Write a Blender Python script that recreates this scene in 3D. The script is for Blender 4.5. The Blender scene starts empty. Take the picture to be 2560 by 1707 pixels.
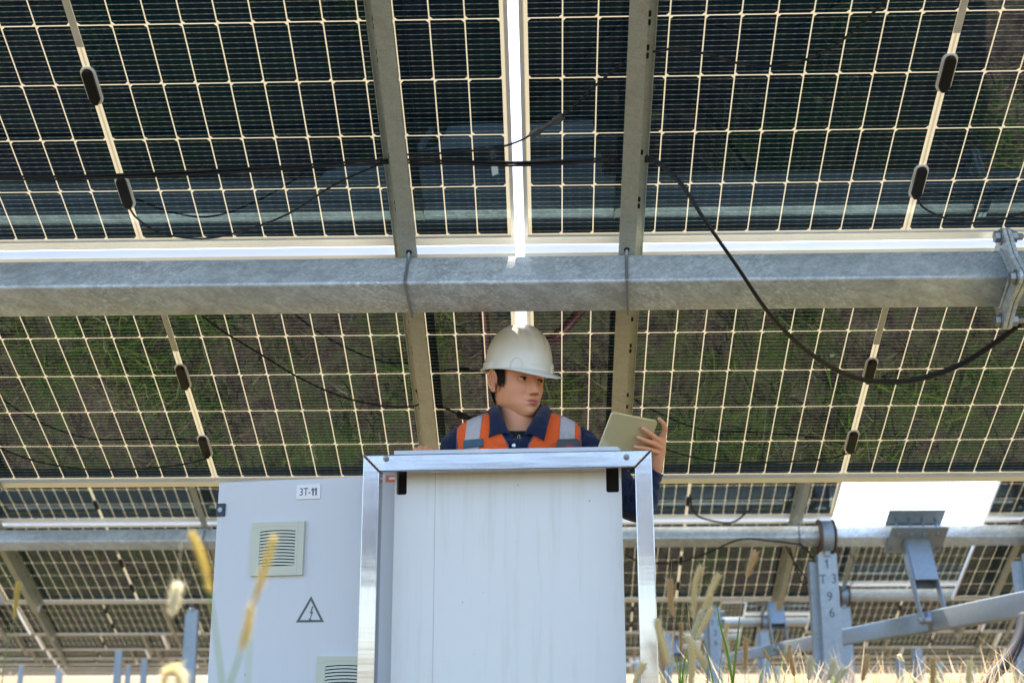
import bpy, bmesh, math, random
import numpy as np
from mathutils import Vector, Matrix, Quaternion
R_ = math.radians
random.seed(7); rng = np.random.default_rng(7)
scene = bpy.context.scene
col = scene.collection

# ------------------------------------------------------------------ camera
CAM = Vector((0, 0, 0.62))
cr = Vector((0.99957003, 0.02925561, -0.00196368))
cu = Vector((0.00962703, -0.264191, 0.96442233))
cf = Vector((-0.02769598, 0.96402657, 0.26435906))
# cr, cf, cu are rows of the camera basis (right, up, forward)
cam_d = bpy.data.cameras.new('camera'); cam = bpy.data.objects.new('camera', cam_d); col.objects.link(cam)
RIGHT = Vector((0.99957003, 0.02925561, -0.00196368)); UP = Vector((0.00962703, -0.264191, 0.96442233)); FWD = Vector((-0.02769598, 0.96402657, 0.26435906))
cam.matrix_world = Matrix(((RIGHT.x, UP.x, -FWD.x, CAM.x), (RIGHT.y, UP.y, -FWD.y, CAM.y), (RIGHT.z, UP.z, -FWD.z, CAM.z), (0, 0, 0, 1)))
cam_d.sensor_width = 36; cam_d.lens = 3182.98 / 2560 * 36
cam_d.clip_end = 6000; cam_d.clip_start = 0.05
cam_d.dof.use_dof = True; cam_d.dof.focus_distance = 3.75; cam_d.dof.aperture_fstop = 4.0
scene.camera = cam

# ------------------------------------------------------------------ world, sun, exposure
PHI = 0.50156                      # tilt of the panel tables
SUN = Vector((0.16, math.sin(PHI), math.cos(PHI))).normalized()
w = bpy.data.worlds.new("World"); scene.world = w; w.use_nodes = True
nt = w.node_tree; nt.nodes.clear()
sky = nt.nodes.new('ShaderNodeTexSky'); sky.sky_type = 'NISHITA'; sky.sun_disc = False
sky.sun_elevation = math.asin(SUN.z); sky.sun_rotation = math.atan2(SUN.x, SUN.y)
sky.air_density = 1.0; sky.dust_density = 1.8; sky.ozone_density = 1.0
bg = nt.nodes.new('ShaderNodeBackground'); bg.inputs['Strength'].default_value = 0.15
out = nt.nodes.new('ShaderNodeOutputWorld')
nt.links.new(sky.outputs[0], bg.inputs[0]); nt.links.new(bg.outputs[0], out.inputs[0])
sd = bpy.data.lights.new('sun', 'SUN'); sd.energy = 5.0; sd.angle = R_(0.5); sd.color = (1, 0.90, 0.72)
sun = bpy.data.objects.new('sun', sd); col.objects.link(sun)
sun.rotation_euler = SUN.to_track_quat('Z', 'Y').to_euler()
scene.view_settings.view_transform = 'Standard'; scene.view_settings.look = 'None'
scene.view_settings.gamma = 1; scene.view_settings.exposure = 1.92
scene.cycles.max_bounces = 8; scene.cycles.diffuse_bounces = 4; scene.cycles.glossy_bounces = 4
scene.cycles.transparent_max_bounces = 8
scene.cycles.use_denoising = True
scene.cycles.sample_clamp_indirect = 6.0

# ------------------------------------------------------------------ helpers
def ray(px, py):                   # direction through a point of the 2560x1707 photograph
    return (FWD * 3182.98 + RIGHT * (px - 1280) - UP * (py - 853.5)).normalized()
def at(px, py, Y):
    d = ray(px, py); return CAM + d * (Y / d.y)
C0 = Vector((-0.0794, 3.6384, 1.9312)); PITCH = 6.394
DN = Vector((0, math.cos(PHI), -math.sin(PHI))); NN = Vector((0, math.sin(PHI), math.cos(PHI)))
def loc(u, y, z, k=0):             # tracker coordinates -> world
    return C0 + Vector((u, PITCH * k, 0)) + DN * y + NN * z
def onp(px, py, lz, k=0):          # a photo point on the plane lz below the panels of row k
    d = ray(px, py); o = C0 + Vector((0, PITCH * k, 0)) + NN * lz
    t = (o - CAM).dot(NN) / d.dot(NN); return CAM + d * t
TILT = Matrix.Rotation(-PHI, 4, 'X')
def frame_at(u, y, z, k=0):
    return Matrix.Translation(loc(u, y, z, k)) @ TILT

class MB:
    def __init__(s): s.v = []; s.f = []; s.m = []; s.sm = []
    def add(s, vs, fs, mi=0, sm=False):
        b = len(s.v); s.v += [tuple(v) for v in vs]
        for f in fs: s.f.append([i + b for i in f]); s.m.append(mi); s.sm.append(sm)
        return s
    def box(s, x0, x1, y0, y1, z0, z1, mi=0, M=None):
        vs = [Vector((x, y, z)) for z in (z0, z1) for y in (y0, y1) for x in (x0, x1)]
        if M: vs = [M @ v for v in vs]
        return s.add(vs, [(0, 2, 3, 1), (4, 5, 7, 6), (0, 1, 5, 4), (2, 6, 7, 3), (0, 4, 6, 2), (1, 3, 7, 5)], mi)
    def prism(s, pts, z0, z1, mi=0, M=None):   # outline in xy, extruded in z
        n = len(pts); vs = [Vector((x, y, z0)) for x, y in pts] + [Vector((x, y, z1)) for x, y in pts]
        if M: vs = [M @ v for v in vs]
        fs = [list(range(n))[::-1], [n + i for i in range(n)]] + [(i, (i + 1) % n, n + (i + 1) % n, n + i) for i in range(n)]
        return s.add(vs, fs, mi)
    def tube(s, path, r, n=8, mi=0, cap=True, sm=True, flat=1.0):
        P = [Vector(p) for p in path]; rs = r if hasattr(r, '__len__') else [r] * len(P)
        t0 = (P[1] - P[0]).normalized(); up = Vector((0, 0, 1)) if abs(t0.z) < .9 else Vector((1, 0, 0))
        a = t0.cross(up).normalized(); vs = []; fs = []
        for i, p in enumerate(P):
            t = (P[min(i + 1, len(P) - 1)] - P[max(i - 1, 0)]).normalized()
            a = (a - t * a.dot(t)).normalized(); b = t.cross(a)
            for k in range(n):
                an = 2 * math.pi * k / n; vs.append(p + (a * math.cos(an) + b * math.sin(an) * flat) * rs[i])
        for i in range(len(P) - 1):
            for k in range(n):
                fs.append((i * n + k, i * n + (k + 1) % n, (i + 1) * n + (k + 1) % n, (i + 1) * n + k))
        s.add(vs, fs, mi, sm)
        if cap:
            b = len(s.v) - len(vs)
            s.f.append([b + k for k in range(n)][::-1]); s.m.append(mi); s.sm.append(False)
            s.f.append([b + (len(P) - 1) * n + k for k in range(n)]); s.m.append(mi); s.sm.append(False)
        return s
    def hexa(s, c, axis, r, h, mi=0, n=6): # bolt head / nut
        c = Vector(c); a = Vector(axis).normalized()
        return s.tube([c, c + a * h], r, n, mi, True, n > 6)
    def loft(s, rings, mi=0, close=True, sm=True, cap0=False, cap1=False):
        n = len(rings[0]); vs = [p for r in rings for p in r]; fs = []
        for i in range(len(rings) - 1):
            for k in range(n if close else n - 1):
                fs.append((i * n + k, i * n + (k + 1) % n, (i + 1) * n + (k + 1) % n, (i + 1) * n + k))
        if cap0: fs.append(list(range(n))[::-1])
        if cap1: fs.append([(len(rings) - 1) * n + k for k in range(n)])
        return s.add(vs, fs, mi, sm)
    def mesh(s, name, mats):
        me = bpy.data.meshes.new(name); me.from_pydata(s.v, [], s.f)
        for m in (mats if isinstance(mats, (list, tuple)) else [mats]): me.materials.append(m)
        me.polygons.foreach_set('material_index', s.m); me.polygons.foreach_set('use_smooth', s.sm)
        me.update(); return me
    def build(s, name, mats, parent=None, bevel=0, M=None, fix=True):
        me = s.mesh(name, mats)
        if fix:
            bm = bmesh.new(); bm.from_mesh(me); bmesh.ops.recalc_face_normals(bm, faces=bm.faces); bm.to_mesh(me); bm.free()
        o = bpy.data.objects.new(name, me); col.objects.link(o)
        if parent: o.parent = parent
        if M: o.matrix_basis = M
        if bevel:
            b = o.modifiers.new('bevel', 'BEVEL'); b.width = bevel; b.segments = 2; b.limit_method = 'ANGLE'; b.angle_limit = R_(40); b.harden_normals = False
        return o
def tag(o, label=None, cat=None, group=None, kind=None):
    if label: o['label'] = label
    if cat: o['category'] = cat
    if group: o['group'] = group
    if kind: o['kind'] = kind
    return o
def empty(name, M=None, label=None, cat=None, group=None):
    o = bpy.data.objects.new(name, None); col.objects.link(o); o.empty_display_size = 0.1
    if M is not None: o.matrix_world = M if isinstance(M, Matrix) else Matrix.Translation(M)
    return tag(o, label, cat, group)
def copy_tree(o, M, label, group=None, cat=None):
    c = o.copy(); col.objects.link(c); c.matrix_world = M; tag(c, label, cat, group)
    for ch in o.children:
        d = ch.copy(); col.objects.link(d); d.parent = c; d.matrix_basis = ch.matrix_basis
        for g in ch.children:
            e = g.copy(); col.objects.link(e); e.parent = d; e.matrix_basis = g.matrix_basis
    return c
def smooth_path(pts, n=10):
    P = [Vector(p) for p in pts]; P = [2 * P[0] - P[1]] + P + [2 * P[-1] - P[-2]]; o = []
    for i in range(1, len(P) - 2):
        for j in range(n):
            t = j / n; a, b, c, d = P[i - 1:i + 3]
            o.append(.5 * ((2 * b) + (c - a) * t + (2 * a - 5 * b + 4 * c - d) * t * t + (-a + 3 * b - 3 * c + d) * t ** 3))
    o.append(P[-2]); return o

# ------------------------------------------------------------------ materials
class NT:
    def __init__(s, name):
        s.m = bpy.data.materials.new(name); s.m.use_nodes = True; s.t = s.m.node_tree; s.t.nodes.clear()
        s.out = s.t.nodes.new('ShaderNodeOutputMaterial')
    def n(s, typ, **k):
        nd = s.t.nodes.new('ShaderNode' + typ)
        for a, b in k.items(): setattr(nd, a, b)
        return nd
    def set(s, sock, v):
        if isinstance(v, bpy.types.NodeSocket): s.t.links.new(v, sock)
        elif isinstance(v, bpy.types.Node): s.t.links.new(v.outputs[0], sock)
        else:
            if hasattr(sock.default_value, '__len__') and not hasattr(v, '__len__'): v = (v, v, v, 1)[:len(sock.default_value)]
            if hasattr(sock.default_value, '__len__') and len(v) == 3 and len(sock.default_value) == 4: v = (*v, 1)
            sock.default_value = v
    def math(s, op, a, b=None, c=None, clamp=False):
        nd = s.n('Math', operation=op); nd.use_clamp = clamp
        for i, x in enumerate((a, b, c)):
            if x is not None: s.set(nd.inputs[i], x)
        return nd.outputs[0]
    def coord(s, kind='Object'): return s.n('TexCoord').outputs[kind]
    def mapping(s, vec, scale=(1, 1, 1), rot=(0, 0, 0), loc=(0, 0, 0)):
        nd = s.n('Mapping'); s.set(nd.inputs[0], vec); nd.inputs['Scale'].default_value = scale; nd.inputs['Rotation'].default_value = rot; nd.inputs['Location'].default_value = loc
        return nd.outputs[0]
    def noise(s, vec, scale, detail=4, rough=.6, dist=0):
        nd = s.n('TexNoise'); s.set(nd.inputs['Vector'], vec); nd.inputs['Scale'].default_value = scale
        nd.inputs['Detail'].default_value = detail; nd.inputs['Roughness'].default_value = rough; nd.inputs['Distortion'].default_value = dist
        return nd.outputs[0]
    def ramp(s, fac, stops):
        nd = s.n('ValToRGB'); s.set(nd.inputs[0], fac); e = nd.color_ramp.elements
        while len(e) < len(stops): e.new(.5)
        for el, (p, c) in zip(e, stops): el.position = p; el.color = (*c, 1) if len(c) == 3 else c
        return nd.outputs[0]
    def mix(s, fac, a, b, mode='MIX'):
        nd = s.n('MixRGB', blend_type=mode); s.set(nd.inputs[0], fac); s.set(nd.inputs[1], a); s.set(nd.inputs[2], b); return nd.outputs[0]
    def bump(s, h, strength=.3, dist=.01):
        nd = s.n('Bump'); s.set(nd.inputs['Height'], h); nd.inputs['Strength'].default_value = strength; nd.inputs['Distance'].default_value = dist
        return nd.outputs[0]
    def bsdf(s, base, rough=.5, metal=0, normal=None, spec=.5, **k):
        nd = s.n('BsdfPrincipled'); s.set(nd.inputs['Base Color'], base); s.set(nd.inputs['Roughness'], rough); s.set(nd.inputs['Metallic'], metal)
        s.set(nd.inputs['Specular IOR Level'], spec)
        if normal is not None: s.set(nd.inputs['Normal'], normal)
        for a, b in k.items(): s.set(nd.inputs[a.replace('_', ' ')], b)
        return nd.outputs[0]
    def done(s, sh): s.t.links.new(sh, s.out.inputs[0]); return s.m
def gray(v): return (v, v, v)
def mat_simple(name, c, rough=.5, metal=0, spec=.5, var=.12, vscale=12, bump=0, bscale=200, **k):
    m = NT(name); co = m.coord(); nz = m.noise(co, vscale, 3)
    f = m.math('MULTIPLY_ADD', nz, 2 * var, 1 - var)
    base = m.mix(1, c, m.n('CombineColor'), 'MULTIPLY')
    cc = base.node.inputs[2].links[0].from_node
    for i in range(3): m.set(cc.inputs[i], f)
    nm = m.bump(m.noise(co, bscale, 2), bump, .001) if bump else None
    return m.done(m.bsdf(base, rough, metal, nm, spec, **k))

def mat_galv(name, tint=(.50, .53, .55), metal=.55, rough=.42, streak=True, scale=1.0, dark=.75):
    m = NT(name); co = m.coord()
    rot = lambda x, y, z: m.mapping(co, (1, 1, 1), (R_(x), R_(y), R_(z)))
    v = m.mapping(rot(0, 22, -24), (4 * scale, 13 * scale, 13 * scale))
    v2 = m.mapping(rot(10, -20, 30), (10 * scale, 55 * scale, 55 * scale))
    a = m.noise(v, 2.2, 6, .65, .6); b = m.noise(v2, 2.0, 7, .7, 1.2); c = m.noise(co, 260, 2)
    h = m.math('ADD', m.math('MULTIPLY', a, .6), m.math('MULTIPLY', b, .4))
    sc1 = m.noise(m.mapping(rot(0, 27, -22), (5 * scale, 70 * scale, 70 * scale)), 2.6, 3, .55, .25); sc2 = m.noise(m.mapping(rot(0, 20, -40), (8 * scale, 60 * scale, 60 * scale)), 2.2, 3, .55, .4)
    vor = m.n('TexVoronoi'); m.set(vor.inputs['Vector'], co); vor.inputs['Scale'].default_value = 70 * scale; spang = m.n('SeparateColor'); m.set(spang.inputs[0], vor.outputs['Color'])
    patch = m.ramp(m.noise(co, 2.3 * scale, 4, .6), [(.42, gray(0)), (.60, gray(1))])
    tone = m.ramp(h, [(.30, tuple(x * dark * .75 for x in tint)), (.46, tuple(x * dark for x in tint)), (.56, tint), (.72, tuple(min(1, x * 1.28) for x in tint))])
    tone = m.mix(.07, tone, m.mix(spang.outputs[0], tuple(x * .55 for x in tint), tuple(min(1, x * 1.4) for x in tint)))
    if streak:
        tone = m.mix(m.math('MULTIPLY', m.math('MULTIPLY', m.ramp(sc1, [(.52, gray(0)), (.62, gray(1))]), patch), .75), tone, tuple(min(1, x * 1.45) for x in tint))
        tone = m.mix(m.math('MULTIPLY', m.ramp(sc2, [(.56, gray(0)), (.66, gray(1))]), .45), tone, tuple(x * .5 for x in tint))
    if not streak:
        tone = m.ramp(m.math('ADD', m.math('MULTIPLY', c, .6), m.math('MULTIPLY', a, .4)), [(.36, tuple(x * .72 for x in tint)), (.55, tint), (.7, tuple(x * 1.12 for x in tint))])
    stain = m.noise(co, 3.1 * scale, 5, .7); sm_ = m.math('MULTIPLY', m.ramp(stain, [(.56, gray(0)), (.70, gray(1))]), .35)
    tone = m.mix(sm_, tone, (.30, .24, .15))
    rg = m.math('MULTIPLY_ADD', b, .3, rough - .12)
    nm = m.bump(m.math('ADD', b, m.math('MULTIPLY', c, .25)), .25, .0016)
    return m.done(m.bsdf(tone, rg, metal, nm))

def mat_glass_cells(name, fine=True):
    m = NT(name); co = m.coord(); sp = m.n('SeparateXYZ'); m.set(sp.inputs[0], co); x, y = sp.outputs[0], sp.outputs[1]
    PU, PV, GU, GV = .0925, .185, .0037, .0035
    ax = m.math('ABSOLUTE', x)
    a = m.math('SUBTRACT', ax, .0085)
    ia = m.math('DIVIDE', a, PU); ua = m.math('MULTIPLY', m.math('FRACT', ia), PU)       # 0..PU inside a cell pitch
    yb = m.math('SUBTRACT', .555, y); ib = m.math('DIVIDE', yb, PV); vb = m.math('MULTIPLY', m.math('FRACT', ib), PV)
    def edge(t, P): return m.math('MINIMUM', t, m.math('SUBTRACT', P, t))
    eu = edge(ua, PU); ev = edge(vb, PV)
    cell = m.math('MULTIPLY', m.math('GREATER_THAN', eu, GU / 2), m.math('GREATER_THAN', ev, GV / 2))
    cell = m.math('MULTIPLY', cell, m.math('GREATER_THAN', a, 0.0)); cell = m.math('MULTIPLY', cell, m.math('LESS_THAN', a, 12 * PU))
    cell = m.math('MULTIPLY', cell, m.math('LESS_THAN', m.math('ABSOLUTE', y), .555))
    # chamfers: even rows on the strip side, odd rows on the far side
    odd = m.math('MODULO', m.math('FLOOR', ib), 2.0)
    us = m.math('ADD', m.math('MULTIPLY', ua, m.math('SUBTRACT', 1, odd)), m.math('MULTIPLY', m.math('SUBTRACT', PU, ua), odd))
    cell = m.math('MULTIPLY', cell, m.math('GREATER_THAN', m.math('ADD', us, ev), .0115))
    # busbars: 11 per cell along x with soldering pads
    bt = m.math('MULTIPLY', m.math('SUBTRACT', m.math('FRACT', m.math('DIVIDE', m.math('SUBTRACT', vb, .0035), (PV - .007) / 11)), .5), (PV - .007) / 11)
    bt = m.math('ABSOLUTE', bt)
    fr = m.math('ABSOLUTE', m.math('SUBTRACT', m.math('FRACT', m.math('MULTIPLY_ADD', ua, 1 / .0292, .12)), .5))
    pad = m.math('MAXIMUM', m.math('SUBTRACT', 1, m.math('DIVIDE', m.math('ABSOLUTE', m.math('SUBTRACT', fr, .085)), .075)), 0.0)
    wid = m.math('MULTIPLY_ADD', pad, .0010, .00068)
    bus = m.math('LESS_THAN', bt, wid)
    ncell = m.math('SUBTRACT', 1, cell)
    # the strip carries a greyer ribbon along its middle, and each short end another
    rib = m.math('MAXIMUM', m.math('LESS_THAN', ax, .0028), m.math('LESS_THAN', m.math('ABSOLUTE', m.math('SUBTRACT', a, 12 * PU + .0105)), .0022))
    dust = m.noise(co, 9, 5, .7)
    white = m.mix(m.math('MULTIPLY', rib, .55), m.mix(m.math('MULTIPLY', dust, .35), (.60, .58, .49), (.50, .47, .37)), (.30, .27, .20))
    d = m.n('BsdfDiffuse'); m.set(d.inputs[0], white)
    tr = m.n('BsdfTranslucent'); m.set(tr.inputs[0], m.mix(m.math('MULTIPLY', rib, .6), (.20, .178, .125), (.08, .068, .048)))
    wsh = m.n('AddShader'); m.t.links.new(d.outputs[0], wsh.inputs[0]); m.t.links.new(tr.outputs[0], wsh.inputs[1])
    wm = m.n('MixShader'); wm.inputs[0].default_value = .55; m.t.links.new(d.outputs[0], wm.inputs[1]); m.t.links.new(tr.outputs[0], wm.inputs[2])
    cn = m.noise(m.mapping(co, (1, 1, 1)), 5, 2)
    cd = m.n('BsdfDiffuse'); m.set(cd.inputs[0], m.mix(bus, m.mix(cn, (.0004, .0100, .0230), (.0008, .0160, .0380)), (.36, .35, .30)))
    mx = m.n('MixShader'); m.set(mx.inputs[0], ncell); m.t.links.new(cd.outputs[0], mx.inputs[1]); m.t.links.new(wm.outputs[0], mx.inputs[2])
    geo = m.n('NewGeometry'); dp = m.n('VectorMath', operation='DOT_PRODUCT'); m.t.links.new(geo.outputs['Incoming'], dp.inputs[0]); m.t.links.new(geo.outputs['Normal'], dp.inputs[1])
    om = m.math('SUBTRACT', 1, m.math('ABSOLUTE', dp.outputs['Value'])); fres = m.math('MULTIPLY_ADD', m.math('POWER', om, 5), .80, .100)
    gl = m.n('BsdfGlossy'); m.set(gl.inputs['Roughness'], .012); m.set(gl.inputs[0], m.mix(ncell, (.66, .90, 1.0), (.9, .9, .9)))
    wav = m.bump(m.noise(co, 2.5, 1), .02, .01); m.set(gl.inputs['Normal'], wav)
    fin = m.n('MixShader'); m.t.links.new(fres, fin.inputs[0]); m.t.links.new(mx.outputs[0], fin.inputs[1]); m.t.links.new(gl.outputs[0], fin.inputs[2])
    return m.done(fin.outputs[0])

M = {}
M['cells'] = mat_glass_cells('bifacial_glass')
M['alu'] = mat_simple('anodised_aluminium', (.80, .79, .76), .38, .40, var=.08, vscale=6, bump=.15, bscale=90)
M['galv'] = mat_galv('galvanised_tube', (.55, .61, .63), .30, .38)
M['galv_rail'] = mat_galv('galvanised_rail', (.47, .50, .45), .42, .42, streak=False, scale=2)
M['galv_post'] = mat_galv('galvanised_post', (.34, .42, .49), .3, .48, streak=False)
M['galv_arm'] = mat_galv('galvanised_arm', (.26, .32, .37), .40, .42, streak=False)
M['bolt'] = mat_simple('zinc_bolt', (.30, .32, .33), .42, .75)
M['rust'] = mat_simple('brown_collar', (.12, .07, .045), .6, .3)
M['black'] = mat_simple('black_plastic', (.006, .006, .006), .42, 0, .3)
M['cable'] = mat_simple('black_cable', (.004, .0045, .006), .40, 0, .35, var=.3)
M['seal'] = mat_simple('white_sealant', (.85, .85, .82), .6); M['hose'] = mat_simple('hose_rubber', (.012, .016, .03), .75, 0, .2)
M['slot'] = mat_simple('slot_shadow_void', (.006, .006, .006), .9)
M['paint_blue'] = mat_simple('stencil_paint', (.09, .11, .12), .7)
M['red'] = mat_simple('red_plastic', (.40, .015, .02), .4); M['dkred'] = mat_simple('maroon_rubber', (.09, .004, .006), .5)

# ------------------------------------------------------------------ ground, far rise
def ground_mat():
    m = NT('dry_soil'); co = m.coord(); geo = m.n('NewGeometry'); sp = m.n('SeparateXYZ'); m.set(sp.inputs[0], geo.outputs['Position'])
    a = m.noise(co, 1.1, 6, .65); b = m.noise(co, 9, 8, .75, .4); c = m.noise(co, 45, 6, .8); g = m.noise(co, .45, 3, .5)
    soil = m.ramp(m.math('ADD', m.math('MULTIPLY', b, .55), m.math('MULTIPLY', c, .45)), [(.36, (.030, .018, .016)), (.46, (.135, .078, .066)), (.55, (.30, .19, .15)), (.67, (.66, .50, .36))])
    moss = m.mix(m.math('MULTIPLY', m.ramp(m.math('MULTIPLY_ADD', b, .5, m.math('MULTIPLY', a, .6)), [(.52, gray(0)), (.62, gray(1))]), .75), soil, (.12, .17, .03))
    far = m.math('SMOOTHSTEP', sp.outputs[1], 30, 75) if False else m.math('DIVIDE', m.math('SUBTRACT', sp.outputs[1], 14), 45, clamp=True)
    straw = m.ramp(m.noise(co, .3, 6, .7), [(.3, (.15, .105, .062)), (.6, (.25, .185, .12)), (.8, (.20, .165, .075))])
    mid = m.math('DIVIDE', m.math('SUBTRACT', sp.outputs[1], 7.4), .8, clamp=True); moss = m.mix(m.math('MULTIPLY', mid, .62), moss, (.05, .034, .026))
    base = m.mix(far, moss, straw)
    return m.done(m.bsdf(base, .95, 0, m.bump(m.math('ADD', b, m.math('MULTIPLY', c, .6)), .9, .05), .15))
ys = [-300, -40, 0, 20, 66, 72, 78, 84, 92, 105, 130, 220, 600, 2500]
zs = [0, 0, 0, 0, 0, .1, .35, .75, 1.15, 1.6, 2.0, 2.4, 3.0, 3.0]
g = MB(); xs = [-2500, -300, -60, -25, 0, 25, 60, 300, 2500]
vs = [(x, y, z + (0 if z == 0 else .25 * math.sin(x * .07 + y * .05))) for y, z in zip(ys, zs) for x in xs]; n = len(xs)
g.add(vs, [(j * n + i, j * n + i + 1, (j + 1) * n + i + 1, (j + 1) * n + i) for j in range(len(ys) - 1) for i in range(n - 1)], 0, True)
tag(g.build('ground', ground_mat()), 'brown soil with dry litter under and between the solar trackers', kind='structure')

# ------------------------------------------------------------------ grass as ground cover
def leaf_mat(name, c, c2):
    m = NT(name); co = m.coord(); f = m.noise(co, 3.1, 3)
    base = m.mix(f, c, c2); d = m.n('BsdfPrincipled'); m.set(d.inputs['Base Color'], base); m.set(d.inputs['Roughness'], .55); m.set(d.inputs['Specular IOR Level'], .3)
    t = m.n('BsdfTranslucent'); m.set(t.inputs[0], base); x = m.n('MixShader'); x.inputs[0].default_value = .35
    m.t.links.new(d.outputs[0], x.inputs[1]); m.t.links.new(t.outputs[0], x.inputs[2]); return m.done(x.outputs[0])
M['g1'] = leaf_mat('grass_green', (.10, .24, .02), (.20, .36, .03))
M['g2'] = leaf_mat('grass_yellow_green', (.38, .42, .05), (.28, .38, .05))
M['g3'] = leaf_mat('grass_straw', (.66, .50, .24), (.50, .36, .18))
M['g4'] = leaf_mat('grass_bleached', (.72, .58, .42), (.60, .46, .30))
def blades(cx, cy, n, spread, hmin, hmax, width, mats, lean=.5, z0=0.0):
    # cx, cy: arrays of tuft centres; n blades each
    N = len(cx) * n
    bx = np.repeat(cx, n) + rng.normal(0, spread, N); by = np.repeat(cy, n) + rng.normal(0, spread, N)
    h = rng.uniform(hmin, hmax, N) * np.repeat(rng.uniform(.6, 1.15, len(cx)), n)
    an = rng.uniform(0, 2 * np.pi, N); le = rng.uniform(.1, 1, N) * lean * h; wa = rng.uniform(0, np.pi, N)
    wv = width * rng.uniform(.6, 1.3, N)
    T = np.array([0, .4, .75, 1.0]); W = np.array([1, .85, .5, .05])
    v = np.zeros((N, 8, 3))
    for i, (t, ww) in enumerate(zip(T, W)):
        x = bx + np.cos(an) * le * t ** 2; y = by + np.sin(an) * le * t ** 2; z = z0 + h * t * (1 - .25 * t * lean)
        for s, k in ((-1, 0), (1, 1)):
            v[:, 2 * i + k, 0] = x + s * np.cos(wa) * wv * ww / 2; v[:, 2 * i + k, 1] = y + s * np.sin(wa) * wv * ww / 2; v[:, 2 * i + k, 2] = z
    f = np.array([[0, 1, 3, 2], [2, 3, 5, 4], [4, 5, 7, 6]]); F = (np.arange(N) * 8)[:, None, None] + f[None]
    pr = np.array([p for p, _ in mats]); mi = rng.choice(len(mats), len(cx), p=pr / pr.sum()); mi = np.repeat(mi, n)
    flip = rng.random(N) < .2; mi = np.where(flip, rng.integers(0, len(mats), N), mi)
    return v.reshape(-1, 3), F.reshape(-1, 4), np.repeat(mi, 3)
def grass_obj(name, sets, mats, label):
    V = []; F = []; MI = []; b = 0
    for v, f, mi in sets: V.append(v); F.append(f + b); MI.append(mi); b += len(v)
    V = np.concatenate(V); F = np.concatenate(F); MI = np.concatenate(MI)
    me = bpy.data.meshes.new(name); me.vertices.add(len(V)); me.vertices.foreach_set('co', V.ravel().astype(np.float32))
    me.loops.add(F.size); me.loops.foreach_set('vertex_index', F.ravel().astype(np.int32)); me.polygons.add(len(F))
    me.polygons.foreach_set('loop_start', np.arange(0, F.size, 4, dtype=np.int32)); me.polygons.foreach_set('loop_total', np.full(len(F), 4, dtype=np.int32))
    for m in mats: me.materials.append(m)
    me.polygons.foreach_set('material_index', MI.astype(np.int32)); me.update(calc_edges=True)
    o = bpy.data.objects.new(name, me); col.objects.link(o); return tag(o, label, kind='stuff')
GM = [M['g1'], M['g2'], M['g3'], M['g4']]
def scat(n, x0, x1, y0, y1): return rng.uniform(x0, x1, n), rng.uniform(y0, y1, n)
sets = []
def clumps(nc, per, sp, x0, x1, y0, y1):
    a, b = scat(nc, x0, x1, y0, y1); x = np.repeat(a, per) + rng.normal(0, sp, nc * per); y = np.repeat(b, per) + rng.normal(0, sp, nc * per)
    k_ = ~((abs(x) < .75) & (y < 4.1)); return x[k_], y[k_]
cx, cy = clumps(70, 9, .16, -3, 3.2, 1.4, 7.4)
sets.append(blades(cx, cy, 22, .05, .08, .28, .0068, [(.6, 0), (.3, 0), (.1, 0), (.0, 0)], 1.0))
cx, cy = clumps(70, 5, .13, -3, 3.2, 1.4, 7.4)
sets.append(blades(cx, cy, 20, .05, .20, .42, .0075, [(.5, 0), (.35, 0), (.15, 0), (.0, 0)], 1.0))
cx, cy = scat(1500, -3.2, 3.4, 1.4, 7); sets.append(blades(cx, cy, 8, .10, .01, .05, .003, [(.1, 0), (.15, 0), (.55, 0), (.2, 0)], 3.0))
grass_obj('grass', sets, GM, 'green and straw-coloured grass tufts growing on the soil around the cabinet')
sets = []
cx, cy = scat(1500, -7, 6, 7, 16); sets.append(blades(cx, cy, 12, .08, .06, .3, .009, [(.4, 0), (.3, 0), (.3, 0), (.05, 0)], .9))
cx, cy = scat(1600, -22, 18, 16, 45); sets.append(blades(cx, cy, 9, .2, .1, .4, .02, [(.25, 0), (.3, 0), (.35, 0), (.1, 0)], .9))
grass_obj('grass', sets, GM, 'rough grass between the tracker rows further back')
sets = []
cx, cy = scat(330, .72, 4.0, 5.6, 8.2); sets.append(blades(cx, cy, 16, .05, .55, .90, .013, [(.0, 0), (.05, 0), (.25, 0), (.7, 0)], .55))
cx, cy = scat(30, .75, 1.25, 3.6, 4.6); sets.append(blades(cx, cy, 10, .03, .45, .66, .006, [(.4, 0), (.3, 0), (.2, 0), (.1, 0)], .5))
cx, cy = scat(420, .72, 4.2, 5.6, 8.0); sets.append(blades(cx, cy, 6, .05, .55, .80, .034, [(.0, 0), (.0, 0), (.2, 0), (.8, 0)], .6))
grass_obj('grass', sets, GM, 'bleached tall dry grass at the foot of the drive strut')

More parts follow.
